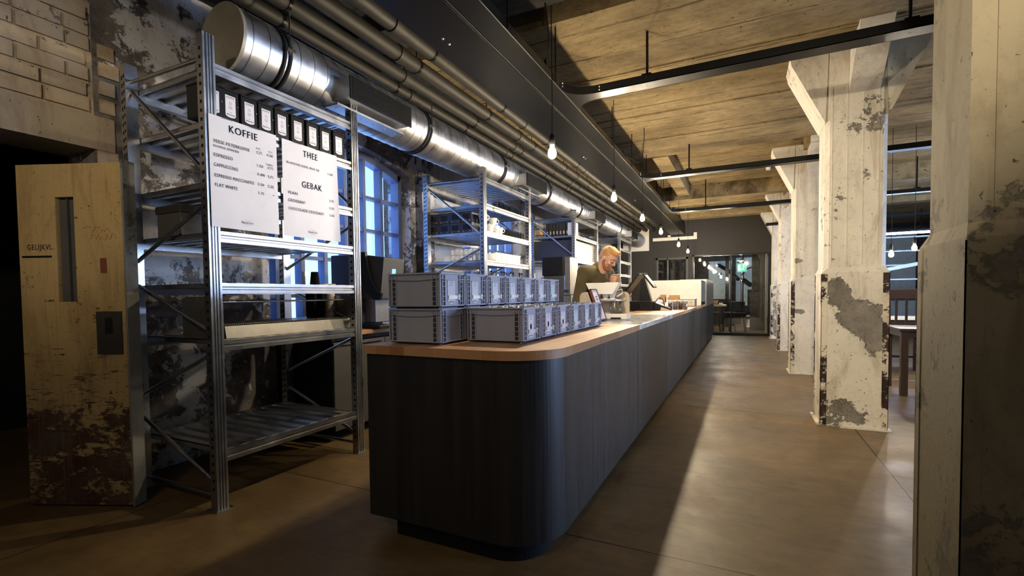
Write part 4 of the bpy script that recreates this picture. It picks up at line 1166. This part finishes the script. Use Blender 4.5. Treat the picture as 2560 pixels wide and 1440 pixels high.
for i in range(9):
    k_ = i % 3
    t = thing('syrup_bottle', '%s bottle on the short wall shelf, %s from its near end' % (['dark glass', 'brown glass', 'pale'][k_], ORD[i]), 'bottle', (-3.68+.04*(i % 2), 6.66+i*.18, 1.39), 0, 'bottles on the short wall shelf')
    MB().lathe([(0, 0), (.034, 0), (.036, .01), (.036, .14), (.014, .19), (.013, .24), (0, .24)], 14).build('body', M[['dark_glass', 'brown_wood', 'sand'][k_]], t)
    MB().lathe([(.014, .235), (.016, .24), (.016, .262), (0, .264)], 12).build('cap', M['black_matte'], t)

# ================================================================== WHAT STANDS ON THE FAR RACKS
def glass_mesh(): return MB().lathe([(0, .098), (.027, .10), (.030, .088), (.034, .004), (.036, 0), (.034, 0), (.031, .006), (.0275, .085), (0, .09)], 18)
gl = None
for sz, zl, nm in ((2.351, 'upper', 'second rack\'s upper glass shelf'), (2.026, 'lower', 'second rack\'s lower glass shelf')):
    for row in range(2):
        for i in range(9):
            y = 5.56+i*.088
            lab = 'upturned glass on the %s, %s row, %s from left' % (nm, ['front', 'back'][row], ORD[i])
            if gl is None: gl = glass_mesh().build('drinking_glass', M['tumbler']); o = gl
            else: o = gl.copy(); COL.objects.link(o)
            o.location = (-2.83-row*.085, y+row*.03, sz); tag(o, lab, 'glass', 'glasses on the second rack')
# dark gift boxes, seen end on
def gift(loc, lab, proto=[]):
    if proto: return dup(proto[0], loc, label=lab)
    t = thing('gift_box', lab, 'box', loc, 0, 'dark gift boxes on the second rack')
    MB().box(-.078, .078, -.1, .1, 0, .128).build('body', M['navy'], t, bevel=.002)
    MB().box(-.05, .05, -.1015, -.1, .035, .10).build('window_print', M['black_gloss'], t)
    for x in (-.045, .05): MB().ball((x, -.1, .018), .009, 8).build('bead', M['kraft'], t)
    MB().ball((.0, -.1, .115), .008, 8).build('seal', M['red_ink'], t)
    proto.append(t); return t
for r_ in range(2):
    for i in range(4): gift((-3.54+i*.162, 5.20, 2.026+r_*.131), 'dark blue gift box in the %s tier on the second rack, %s from the wall' % (['lower', 'upper'][r_], ORD[i]))
def mug(loc, rz, lab, s=1, proto=[]):
    if proto: o = dup(proto[0], loc, rz, lab); o.scale = (s, s, s); return o
    t = thing('white_mug', lab, 'mug', loc, rz, 'white mugs on the second rack')
    MB().lathe([(0, 0), (.034, 0), (.038, .006), (.056, .088), (.058, .095), (.055, .095), (.035, .012), (0, .010)], 24).build('body', M['white_ceramic'], t)
    MB().tube([(.050, 0, .078), (.075, 0, .076), (.082, 0, .055), (.068, 0, .033), (.044, 0, .030)], .0055, 8).build('handle', M['white_ceramic'], t)
    proto.append(t); return t
for (x, y, z, rz, s, lab) in ((-2.88, 5.20, 2.158, .6, 1.05, 'white mug standing on top of the dark gift boxes, left one'), (-2.93, 5.30, 2.158, .3, 1, 'white mug standing on top of the dark gift boxes, right one'),
        (-2.86, 5.335, 2.026, .5, 1.1, 'white mug beside the gift boxes, at the foot of the rack post'), (-2.83, 5.44, 2.026, .4, 1.05, 'white mug right of the rack post, lower one'), (-2.84, 5.40, 2.13, .8, .95, 'white mug balanced above two others, right of the rack post'),
        (-2.82, 5.53, 2.026, .9, .95, 'white mug with its handle to the right, next to the lower glasses')):
    if lab.startswith('white mug balanced'): z = 2.026+.105; 
    mug((x, y, z), rz, lab, s)
jr = None
for r_ in range(2):
    for i in range(7):
        if jr is None: jr = MB().lathe([(0, 0), (.026, 0), (.029, .006), (.029, .058), (.024, .066), (.025, .072), (0, .074)], 16).build('ceramic_jar', M['white_ceramic']); o = jr
        else: o = jr.copy(); COL.objects.link(o)
        o.location = (-3.30+i*.066, 5.16, 1.681+r_*.075); tag(o, 'small white ceramic jar in the %s layer, %s from the wall' % (['lower', 'upper'][r_], ORD[i]), 'jar', 'white jars on the second rack')
pl = None
for q in range(9):
    if pl is None: pl = MB().lathe([(0, .004), (.045, .004), (.085, .014), (.087, .017), (.045, .009), (0, .009)], 24).build('saucer', M['white_ceramic']); o = pl
    else: o = pl.copy(); COL.objects.link(o)
    o.location = (-2.88, 5.34, 1.681+q*.0095); tag(o, 'white saucer, %s in the pile beside the cups on the second rack' % (['lowest', 'second', 'third', 'fourth', 'fifth', 'sixth', 'seventh', 'eighth', 'topmost'][q]), 'saucer', 'pile of saucers on the second rack')
cp = None
for zz, nm, cols in ((1.681, 'upper cup shelf', 9), (1.341, 'lower cup shelf', 9)):
    for q in range(3):
        for i in range(cols):
            if cp is None: cp = MB().lathe([(0, 0), (.024, 0), (.028, .006), (.038, .048), (.036, .048), (.026, .010), (0, .008)], 18).build('espresso_cup', M['white_ceramic']); o = cp
            else: o = cp.copy(); COL.objects.link(o)
            o.location = (-2.86-.004*(i % 2), 5.49+i*.086, zz+q*.036); tag(o, 'white cup on second rack\'s %s, %s layer, %s column from left' % (nm, ['bottom', 'middle', 'top'][q], ORD[i]), 'cup', 'stacked white cups on the second rack')
# third rack: cabinet, binders, tub
t = thing('rack_cabinet', 'dark cabinet with grey front filling a shelf of the third rack', 'cabinet', (-3.19, 9.18, 1.901))
MB().box(-.38, .36, -.68, .68, 0, .36).build('carcass', M['navy'], t, bevel=.004)
MB().box(.36, .378, -.675, .675, .005, .355).build('front', M['grey_panel'], t, bevel=.002)
for i in range(8):
    x = -3.34+i*.066
    t = thing('binder', 'dark grey binder on the third rack, %s from the wall' % ORD[i], 'binder', (x, 8.68, 2.341), 0, 'dark binders on the third rack')
    MB().box(-.029, .029, -.13, .13, 0, .25).build('cover', M['pipe'], t, bevel=.004)
    MB().box(-.012, .012, -.1315, -.13, .04, .10).build('spine_label', M['sand'], t)
for i in range(3):
    t = thing('white_folder', 'white folder near the front of the third rack, %s from the rack post' % ORD[i], 'folder', (-2.83, 8.56+i*.07, 2.341), 0, 'white folders on the third rack')
    MB().box(-.10, .04, -.026, .026, 0, .24).build('cover', M['paper'], t, bevel=.003)
    MB().box(.04, .0415, -.012, .012, .05, .17).build('spine_label', M['grey_ink'], t)
t = thing('wooden_tub', 'round wooden tub at the wall side of the third rack', 'tub', (-3.52, 8.62, 2.341))
MB().lathe([(0, 0), (.085, 0), (.092, .20), (.086, .20), (.08, .012), (0, .012)], 24).build('staves', M['oak_pale'], t)
MB().lathe([(.086, .03), (.0895, .03), (.0905, .05), (.087, .05)], 24).lathe([(.0895, .15), (.0925, .15), (.0932, .17), (.09, .17)], 24).build('hoop', M['brown_wood'], t)
for i, (y, z, h, mt, lab) in enumerate(((12.2, 1.101, .26, 'kraft', 'brown bottle on the low shelf of the farthest rack'), (12.45, 1.101, .22, 'paper', 'white bottle on the low shelf of the farthest rack'), (12.3, 1.501, .2, 'sand', 'pale jar, left one on a middle shelf of the farthest rack'), (12.55, 1.501, .18, 'dark_glass', 'dark jar, right one on a middle shelf of the farthest rack'))):
    t = thing('storage_jar', lab, 'jar', (-2.9, y, z))
    MB().lathe([(0, 0), (.05, 0), (.052, .01), (.052, h*.75), (.02, h*.92), (.02, h), (0, h)], 14).build('body', M[mt], t)
    MB().lathe([(.021, h), (.024, h), (.024, h+.02), (0, h+.02)], 12).build('cap', M['black_matte'], t)
# ================================================================== THE BARISTA
def remesh(mb, voxel, smooth=6, name='tmp'):
    me = mb.mesh('tmp'); ob = bpy.data.objects.new('tmp', me); COL.objects.link(ob)
    r_ = ob.modifiers.new('r', 'REMESH'); r_.mode = 'VOXEL'; r_.voxel_size = voxel; r_.use_smooth_shade = True
    s_ = ob.modifiers.new('s', 'SMOOTH'); s_.iterations = smooth; s_.factor = .5
    dg = bpy.context.evaluated_depsgraph_get(); dg.update()
    ev = bpy.data.meshes.new_from_object(ob.evaluated_get(dg))
    out = MB().add([v.co.copy() for v in ev.vertices], [tuple(p.vertices) for p in ev.polygons], 0, True)
    bpy.data.objects.remove(ob); bpy.data.meshes.remove(ev); bpy.data.meshes.remove(me)
    return out
def person_at_bar():
    f = Vector((.93, -.36, 0)).normalized(); rt = Vector((f.y, -f.x, 0)); up = Vector((0, 0, 1))
    O = Vector((-1.545, 5.36, 0))
    def W(a, b, c): return O+f*a+rt*b+up*c               # forward, to his right, up
    pel = W(-.06, 0, .98); wst = W(-.05, 0, 1.12); chs = W(.02, 0, 1.39); nk = W(.10, 0, 1.55)
    sR, sL = W(.03, .19, 1.495), W(.075, -.18, 1.485)
    eR, hR = W(-.02, .255, 1.16), W(.21, .19, 1.05)
    eL, hL = W(.20, -.24, 1.22), W(.235, -.04, 1.370)
    hc = W(.215, 0, 1.650)
    tilt = R(36); turn = R(4)
    hf = (Matrix.Rotation(turn, 3, 'Z')@f); hl = up.cross(hf)
    fx = hf*math.cos(tilt)-up*math.sin(tilt); fz = hf*math.sin(tilt)+up*math.cos(tilt)
    HM = Matrix((fx, hl, fz)).transposed()
    def Hd(x, y, z): return hc+HM@Vector((x, y, z))
    b = MB()
    b.ball(Hd(-.004, 0, .022), (.098, .076, .098), 24, 0, HM)
    b.ball(Hd(.022, 0, -.05), (.066, .060, .062), 20, 0, HM)
    b.ball(Hd(.062, 0, -.098), (.028, .032, .024), 16, 0, HM)
    b.capsule(Hd(.088, 0, .012), Hd(.112, 0, -.028), .009, .0125, 12)
    for s_ in (-1, 1):
        b.capsule(Hd(.082, s_*.012, .024), Hd(.066, s_*.05, .022), .015, .013, 10)
        b.ball(Hd(.062, s_*.044, -.028), (.026, .022, .024), 14, 0, HM)
        b.ball(Hd(-.008, s_*.078, -.016), (.022, .009, .034), 14, 0, HM)
        b.ball(Hd(.101, s_*.011, -.034), .0085, 10)
    b.capsule(Hd(.083, -.018, -.062), Hd(.083, .018, -.062), .009, .009, 10)
    b.capsule(Hd(.080, -.016, -.076), Hd(.080, .016, -.076), .010, .010, 10)
    b.capsule(Hd(-.025, 0, -.05), nk-up*.06, .055, .062, 16)
    # trunk and limbs
    b.capsule(pel, wst, .135, .125, 16); b.capsule(wst, chs, .125, .14, 16); b.capsule(sR, sL, .06, .06, 12)
    for a_, e_, h_ in ((sR, eR, hR), (sL, eL, hL)):
        b.capsule(a_, e_, .050, .040, 12); b.capsule(e_, h_, .040, .027, 12)
    for s_ in (-1, 1):
        hip = W(-.05, s_*.09, .92); kn = W(-.02, s_*.10, .50); an = W(-.06, s_*.10, .09)
        b.capsule(hip, kn, .085, .055, 14); b.capsule(kn, an, .053, .036, 12); b.capsule(an-up*.045, an+f*.16-up*.05, .036, .028, 10)
    # left hand closed round the paper cup
    cup = W(.315, -.005, 1.365)
    def hand(wr, palm, fingers, thumb):
        b.capsule(wr, palm[0], .026, .024, 10); b.capsule(palm[0], palm[1], .022, .020, 10); b.capsule(palm[0], palm[2], .022, .020, 10)
        for F in fingers:
            for i in range(len(F)-1): b.capsule(F[i], F[i+1], .0092-.0008*i, .0084-.0008*i, 8)
        for i in range(len(thumb)-1): b.capsule(thumb[i], thumb[i+1], .011-.0012*i, .010-.0012*i, 8)
    rad = .046
    def C(a, z): return cup+Vector((rad*math.cos(a), rad*math.sin(a), z))
    a0 = math.atan2((rt*.6-f*.2).y, (rt*.6-f*.2).x)
    fing = []
    for i, z in enumerate((.082, .062, .042, .024)):
        ln = (1.75, 1.95, 1.85, 1.5)[i]
        fing.append([C(a0-.75+ln*t_, z-.006*t_) for t_ in (0, .35, .7, 1)])
    palm = [C(a0-1.05, .05)-f*.012, C(a0-.8, .078), C(a0-.8, .030)]
    hand(hL, palm, fing, [C(a0-1.3, .055), C(a0-1.8, .075), C(a0-2.3, .085)])
    # right hand resting behind the stand, lightly curled
    d = (hR-eR).normalized(); sd = d.cross(up).normalized()
    fing = []
    for i in range(4):
        k0 = hR+d*.075+sd*(.030-.020*i); ln = (.07, .08, .074, .056)[i]
        fing.append([k0, k0+d*ln*.5-up*.008, k0+d*ln*.8-up*.026, k0+d*ln*.9-up*.045])
    hand(hR, [hR+d*.03, hR+d*.07+sd*.024, hR+d*.07-sd*.024], fing, [hR+d*.02+sd*.03, hR+d*.05+sd*.05-up*.01, hR+d*.08+sd*.055-up*.02])
    body = remesh(b, .0065, 5).build('person', M['skin'])
    tag(body, 'bearded ginger person in an olive sweater bending over the bar with a paper cup', 'person')
    # sweater
    s = MB()
    s.capsule(pel-up*.02, wst, .162, .155, 18); s.capsule(wst, chs, .155, .165, 18)
    s.ball(W(.02, 0, 1.40), (.165, .165, .14), 20)
    s.capsule(W(.03, .12, 1.465), W(.055, -.12, 1.46), .108, .105, 16)
    s.capsule(sR, sL, .082, .082, 14)
    s.capsule(W(.065, 0, 1.515), W(.085, 0, 1.55), .090, .070, 16)
    for a_, e_, h_ in ((sR, eR, hR), (sL, eL, hL)):
        m_ = e_.lerp(h_, .86)
        s.capsule(a_, e_, .076, .060, 14); s.capsule(e_, m_, .060, .043, 14)
        for q in range(5):                                # folds at the elbow
            p_ = e_.lerp(a_, .06+q*.09) if q < 3 else e_.lerp(h_, .1+.12*(q-3))
            s.ball(p_, .064-.002*q, 12)
    remesh(s, .010, 4).build('sweater', M['olive'], body)
    # hair, beard, brows, eyes
    h = MB()
    h.ball(Hd(-.018, 0, .040), (.094, .082, .090), 22, 0, HM)
    h.ball(Hd(.026, 0, .083), (.070, .066, .036), 20, 0, HM)
    h.ball(Hd(.056, .004, .090), (.036, .052, .026), 16, 0, HM)
    h.ball(Hd(-.052, 0, .0), (.058, .070, .066), 18, 0, HM)
    for i in range(14):
        a = -.9+1.8*i/13; h.capsule(Hd(-.03, .055*a, .116), Hd(.076+.008*(i % 2), .045*a+.006*(i % 3), .092+.009*(i % 3)), .012, .007, 8)
    remesh(h, .0045, 1).build('hair', M['hair'], body)
    h = MB()
    for s_ in (-1, 1):
        pts = [Hd(.004, s_*.070, -.03), Hd(.012, s_*.068, -.06), Hd(.034, s_*.056, -.088), Hd(.066, s_*.03, -.108)]
        for i in range(3): h.capsule(pts[i], pts[i+1], .012+.003*i, .015+.003*i, 10)
        h.capsule(Hd(.092, s_*.004, -.050), Hd(.078, s_*.030, -.062), .007, .007, 8)
        h.capsule(Hd(.074, s_*.032, -.066), Hd(.074, s_*.02, -.09), .011, .014, 8)
    h.ball(Hd(.072, 0, -.106), (.030, .036, .027), 16, 0, HM)
    remesh(h, .005, 2).build('beard', M['beard'], body)
    for s_ in (-1, 1):
        MB().capsule(Hd(.099, s_*.016, .030), Hd(.084, s_*.046, .030), .0045, .0035, 8).build('eyebrow', M['beard'], body)
        e = MB().ball(Hd(.080, s_*.032, .003), .0125, 12).build('eye', M['skin'], body)
        MB().capsule(Hd(.092, s_*.024, -.003), Hd(.086, s_*.043, -.003), .0022, .0018, 6).build('lashes', M['beard'], e)
    tr = MB()
    tr.capsule(pel, W(-.06, 0, .93), .15, .15, 16)
    for s_ in (-1, 1):
        hip = W(-.05, s_*.09, .92); kn = W(-.02, s_*.10, .50); an = W(-.06, s_*.10, .12)
        tr.capsule(hip, kn, .098, .070, 14); tr.capsule(kn, an, .068, .055, 12)
        MB().capsule(W(-.10, s_*.10, .035), W(.12, s_*.10, .035), .042, .036, 12).build('shoe', M['black_matte'], body)
    remesh(tr, .012, 3).build('trousers', M['jeans'], body)
    pc = thing('takeaway_cup', 'brown paper cup held under the chin of the person in the olive sweater', 'cup', cup)
    MB().lathe([(0, 0), (.030, 0), (.041, .096), (.039, .096), (.029, .004), (0, .004)], 20).build('body', M['kraft'], pc)
    MB().lathe([(.0405, .094), (.0435, .095), (.0435, .100), (.039, .100)], 20).build('rim', M['paper'], pc)
person_at_bar()
# ================================================================== SEATING HALL, seen between the two nearest columns
def tube_lamp(x, y, z, lab, L_=1.5, top=None):
    t = thing('tube_lamp', lab, 'lamp', (x, y, z), 0, 'cool tube lamps in the seating hall')
    MB().box(-L_/2, L_/2, -.03, .03, .025, .07).build('housing', M['black_steel'], t)
    MB().cyl((-L_/2+.02, 0, 0), (L_/2-.02, 0, 0), .022, 10).build('tube', M['tube'], t)
    for sx in (-1, 1): MB().cyl((sx*L_*.35, 0, .07), (sx*L_*.35, 0, (top or ceil_z(y))-z), .005, 6).build('rod', M['black_steel'], t)
tube_lamp(2.95, 12.9, 2.46, 'cool white tube lamp glowing behind the two hall bulbs', 1.6)
tube_lamp(4.6, 6.75, 2.7, 'added cool tube lamp, unseen in the seating hall, nearest the camera')  # this tube and the next are added for cool side light
tube_lamp(4.9, 9.6, 2.7, 'added cool tube lamp, unseen in the middle of the seating hall')
tube_lamp(-.3, 19.4, 3.25, 'added cool tube lamp, hidden high in the roastery to brighten its wall', 1.4)  # added out of sight above the glazing to light the pale wall
pendant(1.95, 9.0, 1.80, 'bare bulb in the seating hall just right of the grey-patched column', ceil_z(9.0), 'bulb_small', 'bare bulbs in the seating hall')
pendant(2.22, 9.0, 1.88, 'bare bulb in the seating hall beside the massive near column', ceil_z(9.0), 'bulb_small', 'bare bulbs in the seating hall')
def table(x0, x1, y0, y1, h, lab, mt):
    t = thing('dining_table', lab, 'table', ((x0+x1)/2, (y0+y1)/2, 0), 0, 'tables in the seating hall'); hx, hy = (x1-x0)/2, (y1-y0)/2
    MB().box(-hx, hx, -hy, hy, h-.035, h).build('tabletop', M[mt], t, bevel=.004)
    MB().box(-hx+.03, hx-.03, -hy+.03, hy-.03, h-.10, h-.035).build('apron', M['dark_wood'], t)
    for sx in (-1, 1):
        for sy in (-1, 1): MB().box(sx*(hx-.02), sx*(hx-.09), sy*(hy-.02), sy*(hy-.09), 0, h-.035).build('leg', M['dark_wood'], t, bevel=.003)
table(1.64, 3.2, 7.14, 7.95, .80, 'dark wooden table just behind the gap beside the massive near column', 'dark_wood')
table(1.95, 3.6, 9.95, 10.8, .80, 'pale topped table farther back in the seating hall', 'cream_board')
def chair(x, y, rz, lab):
    t = thing('dining_chair', lab, 'chair', (x, y, 0), rz, 'dark chairs in the seating hall')
    MB().box(-.22, .22, -.22, .22, .60, .64).build('seat', M['dark_wood'], t, bevel=.006)
    MB().box(-.23, .23, .20, .235, 1.12, 1.27).build('top_rail', M['dark_wood'], t, bevel=.006)
    for x_ in (-.12, 0, .12): MB().box(x_-.015, x_+.015, .205, .225, .64, 1.13).build('back_slat', M['dark_wood'], t)
    for sx in (-1, 1):
        MB().box(sx*.19, sx*.23, -.22, -.18, 0, .60).build('leg', M['dark_wood'], t); MB().bar((sx*.21, .24, 0), (sx*.21, .215, 1.13), .04, .04).build('leg', M['dark_wood'], t)
        MB().box(sx*.195, sx*.22, -.2, .22, .28, .31).build('stretcher', M['dark_wood'], t)
    MB().box(-.2, .2, -.21, -.185, .2, .23).build('stretcher', M['dark_wood'], t)
chair(2.16, 9.30, PI, 'dark wooden chair in front of the pale topped table, seen through the column gap')
chair(2.72, 9.36, PI, 'dark wooden chair right of the one in the column gap, hidden by the near column')
# pale steel stair behind the seating
t = thing('steel_stair', 'pale steel open stair and railing at the back of the seating hall', 'stair', (3.6, 14.4, 0))
for i, z in enumerate((1.16, 1.5, 1.84, 2.18, 2.52)):
    MB().box(-1.3, 1.6, -.1+i*.1, .1+i*.1, z, z+.03).build('tread', M['wall_blue'], t)
MB().bar((-1.3, -.15, 1.60), (1.6, -.15, 2.20), .04, .08).build('stringer', M['wall_blue'], t)
for x in (-1.3, 1.6): MB().box(x-.03, x+.03, .1, .16, 0, 2.9).build('stair_post', M['black_steel'], t)
MB().box(-1.3, 1.6, -.2, -.16, 1.02, 1.06).box(-1.3, 1.6, -.2, -.16, .6, .62).build('rail', M['black_steel'], t)
tag(MB().box(2.0, 2.95, 20.9, 20.98, .2, 3.2).build('wall_panel', M['pipe']), 'grey panel on the far hall wall behind the steel stair', 'panel')
tag(MB().box(3.0, 5.2, 20.9, 20.98, .2, 3.2).build('wall_panel', M['wall_blue']), 'pale blue panel on the far hall wall, right of the grey panel', 'panel')
# area lights added outside two hall windows, standing in for stronger daylight
for yc in (6.5, 10.0):
    l = bpy.data.lights.new('window_daylight', 'AREA'); l.shape = 'RECTANGLE'; l.size = 2.0; l.size_y = 2.4
    l.energy = HALL_DAYLIGHT; l.color = (.47, .63, 1)
    o = bpy.data.objects.new('window_daylight', l); o.location = (9.66, yc, 1.9); o.rotation_euler = (0, R(90), 0); COL.objects.link(o)

for yc in (3.98, 7.35, 10.8):  # area lights added to strengthen the blue daylight of the arched windows
    l = bpy.data.lights.new('window_daylight', 'AREA'); l.shape = 'RECTANGLE'; l.size = 1.8; l.size_y = 2.0
    l.energy = BAR_DAYLIGHT; l.color = (.16, .36, 1)
    o = bpy.data.objects.new('window_daylight', l); o.location = (-4.4, yc, 1.95); o.rotation_euler = (0, R(-90), 0); COL.objects.link(o)
# ================================================================== ROASTERY behind the glazed partition
for i, (x, y, z, lab) in enumerate(((-1.16, 17.0, 2.18, 'small bulb behind the partition, leftmost of the roastery row'), (-1.05, 17.4, 2.10, 'small bulb behind the partition, second from the left in the roastery row'), (-.88, 17.0, 1.93, 'bright bulb behind the partition above the roastery table'), (-.72, 18.2, 1.80, 'small bulb behind the partition, fourth from the left in the roastery row'), (-.55, 18.8, 1.74, 'small bulb behind the partition, rightmost of the roastery row'))):
    pendant(x, y, z, lab, 3.58, 'bulb_small', 'bulbs in the roastery')
t = thing('dome_lamp', 'white dome lamp above the green exit sign behind the partition', 'lamp', (-.10, 17.0, 2.26))
MB().lathe([(.02, .06), (.05, .05), (.10, .01), (.12, -.01), (.115, -.012), (.09, .005), (.0, .03)], 20).build('shade', M['white_ceramic'], t)
MB().ball((0, 0, -.01), .045, 12).build('bulb', M['bulb_small'], t); MB().cyl((0, 0, .05), (0, 0, 1.32), .004, 6).build('cord', M['black_matte'], t)
t = thing('exit_sign', 'green glowing exit sign with running figure hanging behind the partition', 'sign', (-.07, 17.6, 2.06))
MB().box(-.14, .14, -.02, .02, -.14, .14).build('panel', M['green_sign'], t)
s = MB(); s.ball((.04, -.022, .075), (.022, .003, .022), 10); s.bar((.035, -.022, .05), (.02, -.022, -.02), .004, .035, 0); s.bar((.02, -.022, -.02), (.06, -.022, -.09), .004, .02); s.bar((.02, -.022, -.02), (-.03, -.022, -.09), .004, .02); s.bar((.035, -.022, .04), (.075, -.022, .0), .004, .016); s.box(-.11, -.05, -.023, -.021, -.10, .09)
s.build('running_figure', M['paper'], t)
MB().cyl((-.1, 0, .14), (-.1, 0, 1.52), .004, 6).cyl((.1, 0, .14), (.1, 0, 1.52), .004, 6).build('wire', M['black_matte'], t)
tag(MB().box(-1.28, -.48, 20.9, 20.99, 1.0, 2.5).build('wall_panel', M['wall_blue']), 'pale blue wall panel at the back of the roastery, left of the dark post', 'panel')
tag(MB().box(-.30, .95, 20.9, 20.99, .3, 2.6).build('wall_panel', M['wall_blue']), 'pale blue wall panel behind the roasting machine', 'panel')
tag(MB().box(-.62, -.50, 19.2, 19.32, 0, 3.58).build('steel_post', M['black_steel']), 'dark steel post in the middle of the roastery', 'post')
t = thing('tasting_table', 'table with stools and baskets behind the partition, left side', 'table', (-.95, 17.4, 0))
MB().box(-.55, .42, -.35, .35, .80, .85).build('tabletop', M['cream_board'], t)
for sx in (-.45, .33):
    for sy in (-.28, .28): MB().box(sx-.03, sx+.03, sy-.03, sy+.03, 0, .80).build('leg', M['dark_wood'], t)
for i, (x, w_, h, mt, lab) in enumerate(((-.86, .18, .14, 'kraft', 'amber basket on the roastery table'), (-.68, .12, .06, 'paper', 'low white tray on the roastery table'))):
    t = thing('basket', lab, 'basket', (x, 17.3, .85)); MB().lathe([(0, 0), (w_*.4, 0), (w_*.5, h), (w_*.46, h), (0, .02)], 14).build('bowl', M[mt], t); MB().lathe([(w_*.46, h-.012), (w_*.53, h-.01), (w_*.53, h+.004), (w_*.46, h)], 14).build('rim', M[mt], t)
def stool(x, y, lab):
    t = thing('bar_stool', lab, 'stool', (x, y, 0), 0, 'dark stools in the roastery')
    MB().box(-.17, .17, -.17, .17, .58, .63).build('seat', M['dark_wood'], t)
    for sx in (-1, 1):
        for sy in (-1, 1): MB().bar((sx*.18, sy*.18, 0), (sx*.13, sy*.13, .58), .03, .03).build('leg', M['dark_wood'], t)
    MB().box(-.16, .16, -.012, .012, .2, .225).build('stretcher', M['dark_wood'], t)
stool(-.86, 16.75, 'dark stool at the left, in front of the roastery table'); stool(-.42, 16.8, 'dark stool at the right, in front of the roastery table')
t = thing('armchair', 'dark upholstered armchair just right of the roastery table', 'chair', (-.20, 17.3, 0))
MB().box(-.26, .26, -.25, .25, .42, .60).build('seat', M['black_matte'], t, bevel=.03); MB().box(-.26, .22, .17, .27, .55, .96).build('backrest', M['black_matte'], t, bevel=.03)
for sx in (-1, 1):
    for sy in (-1, 1): MB().box(sx*.2, sx*.25, sy*.2, sy*.25, 0, .44).build('leg', M['dark_wood'], t)
t = thing('roasting_machine', 'black coffee roasting machine with drum and exhaust pipes at the back of the roastery', 'machine', (.28, 19.3, 0))
MB().box(-.18, .34, -.3, .3, .45, 1.35).build('drum_housing', M['black_gloss'], t, bevel=.02)
MB().cyl((-.2, -.32, .62), (-.2, -.20, .62), .17, 20).build('cooling_drum', M['black_steel'], t)
MB().tube([(-.35, 0, 0), (-.35, 0, 2.3), (-.33, 0, 3.4)], .05, 12).build('exhaust_pipe', M['chrome'], t)
MB().tube([(-.32, -.05, 1.70), (-.1, -.08, 1.52), (.1, -.05, 1.56), (.3, 0, 1.62)], .085, 14).build('flue_elbow', M['black_steel'], t)
MB().tube([(-.32, 0, 1.9), (-.22, 0, 2.08), (0, 0, 2.16), (.3, 0, 2.16)], .025, 10).build('curved_pipe', M['black_steel'], t)
MB().lathe([(0, 0), (.2, 0), (.2, .04), (.17, .05), (.10, .30), (0, .30)], 20, (-.1, -.3, 0)).build('cooling_tray', M['stainless'], t)
for z in (.7, .95): MB().ball((.1, -.31, z), .03, 10).build('gauge', M['white_ceramic'], t)
tag(MB().tube([(-.9, 20.4, 2.32), (-.45, 19.5, 2.0), (-.2, 19.0, 1.72)], .07, 12).build('slanting_pipe', M['black_steel']), 'dark slanting pipe crossing the roastery towards the machine', 'pipe')
t = thing('roastery_pillar', 'rough dark concrete pillar standing behind the right end of the glass partition', 'column', (.42, 18.0, 0))
MB().box(-.20, .18, -.2, .2, .0, 3.58).build('shaft', M['pipe'], t); MB().box(-.25, .22, -.26, .22, 0, 1.25).build('plinth', M['dark_grey'], t)
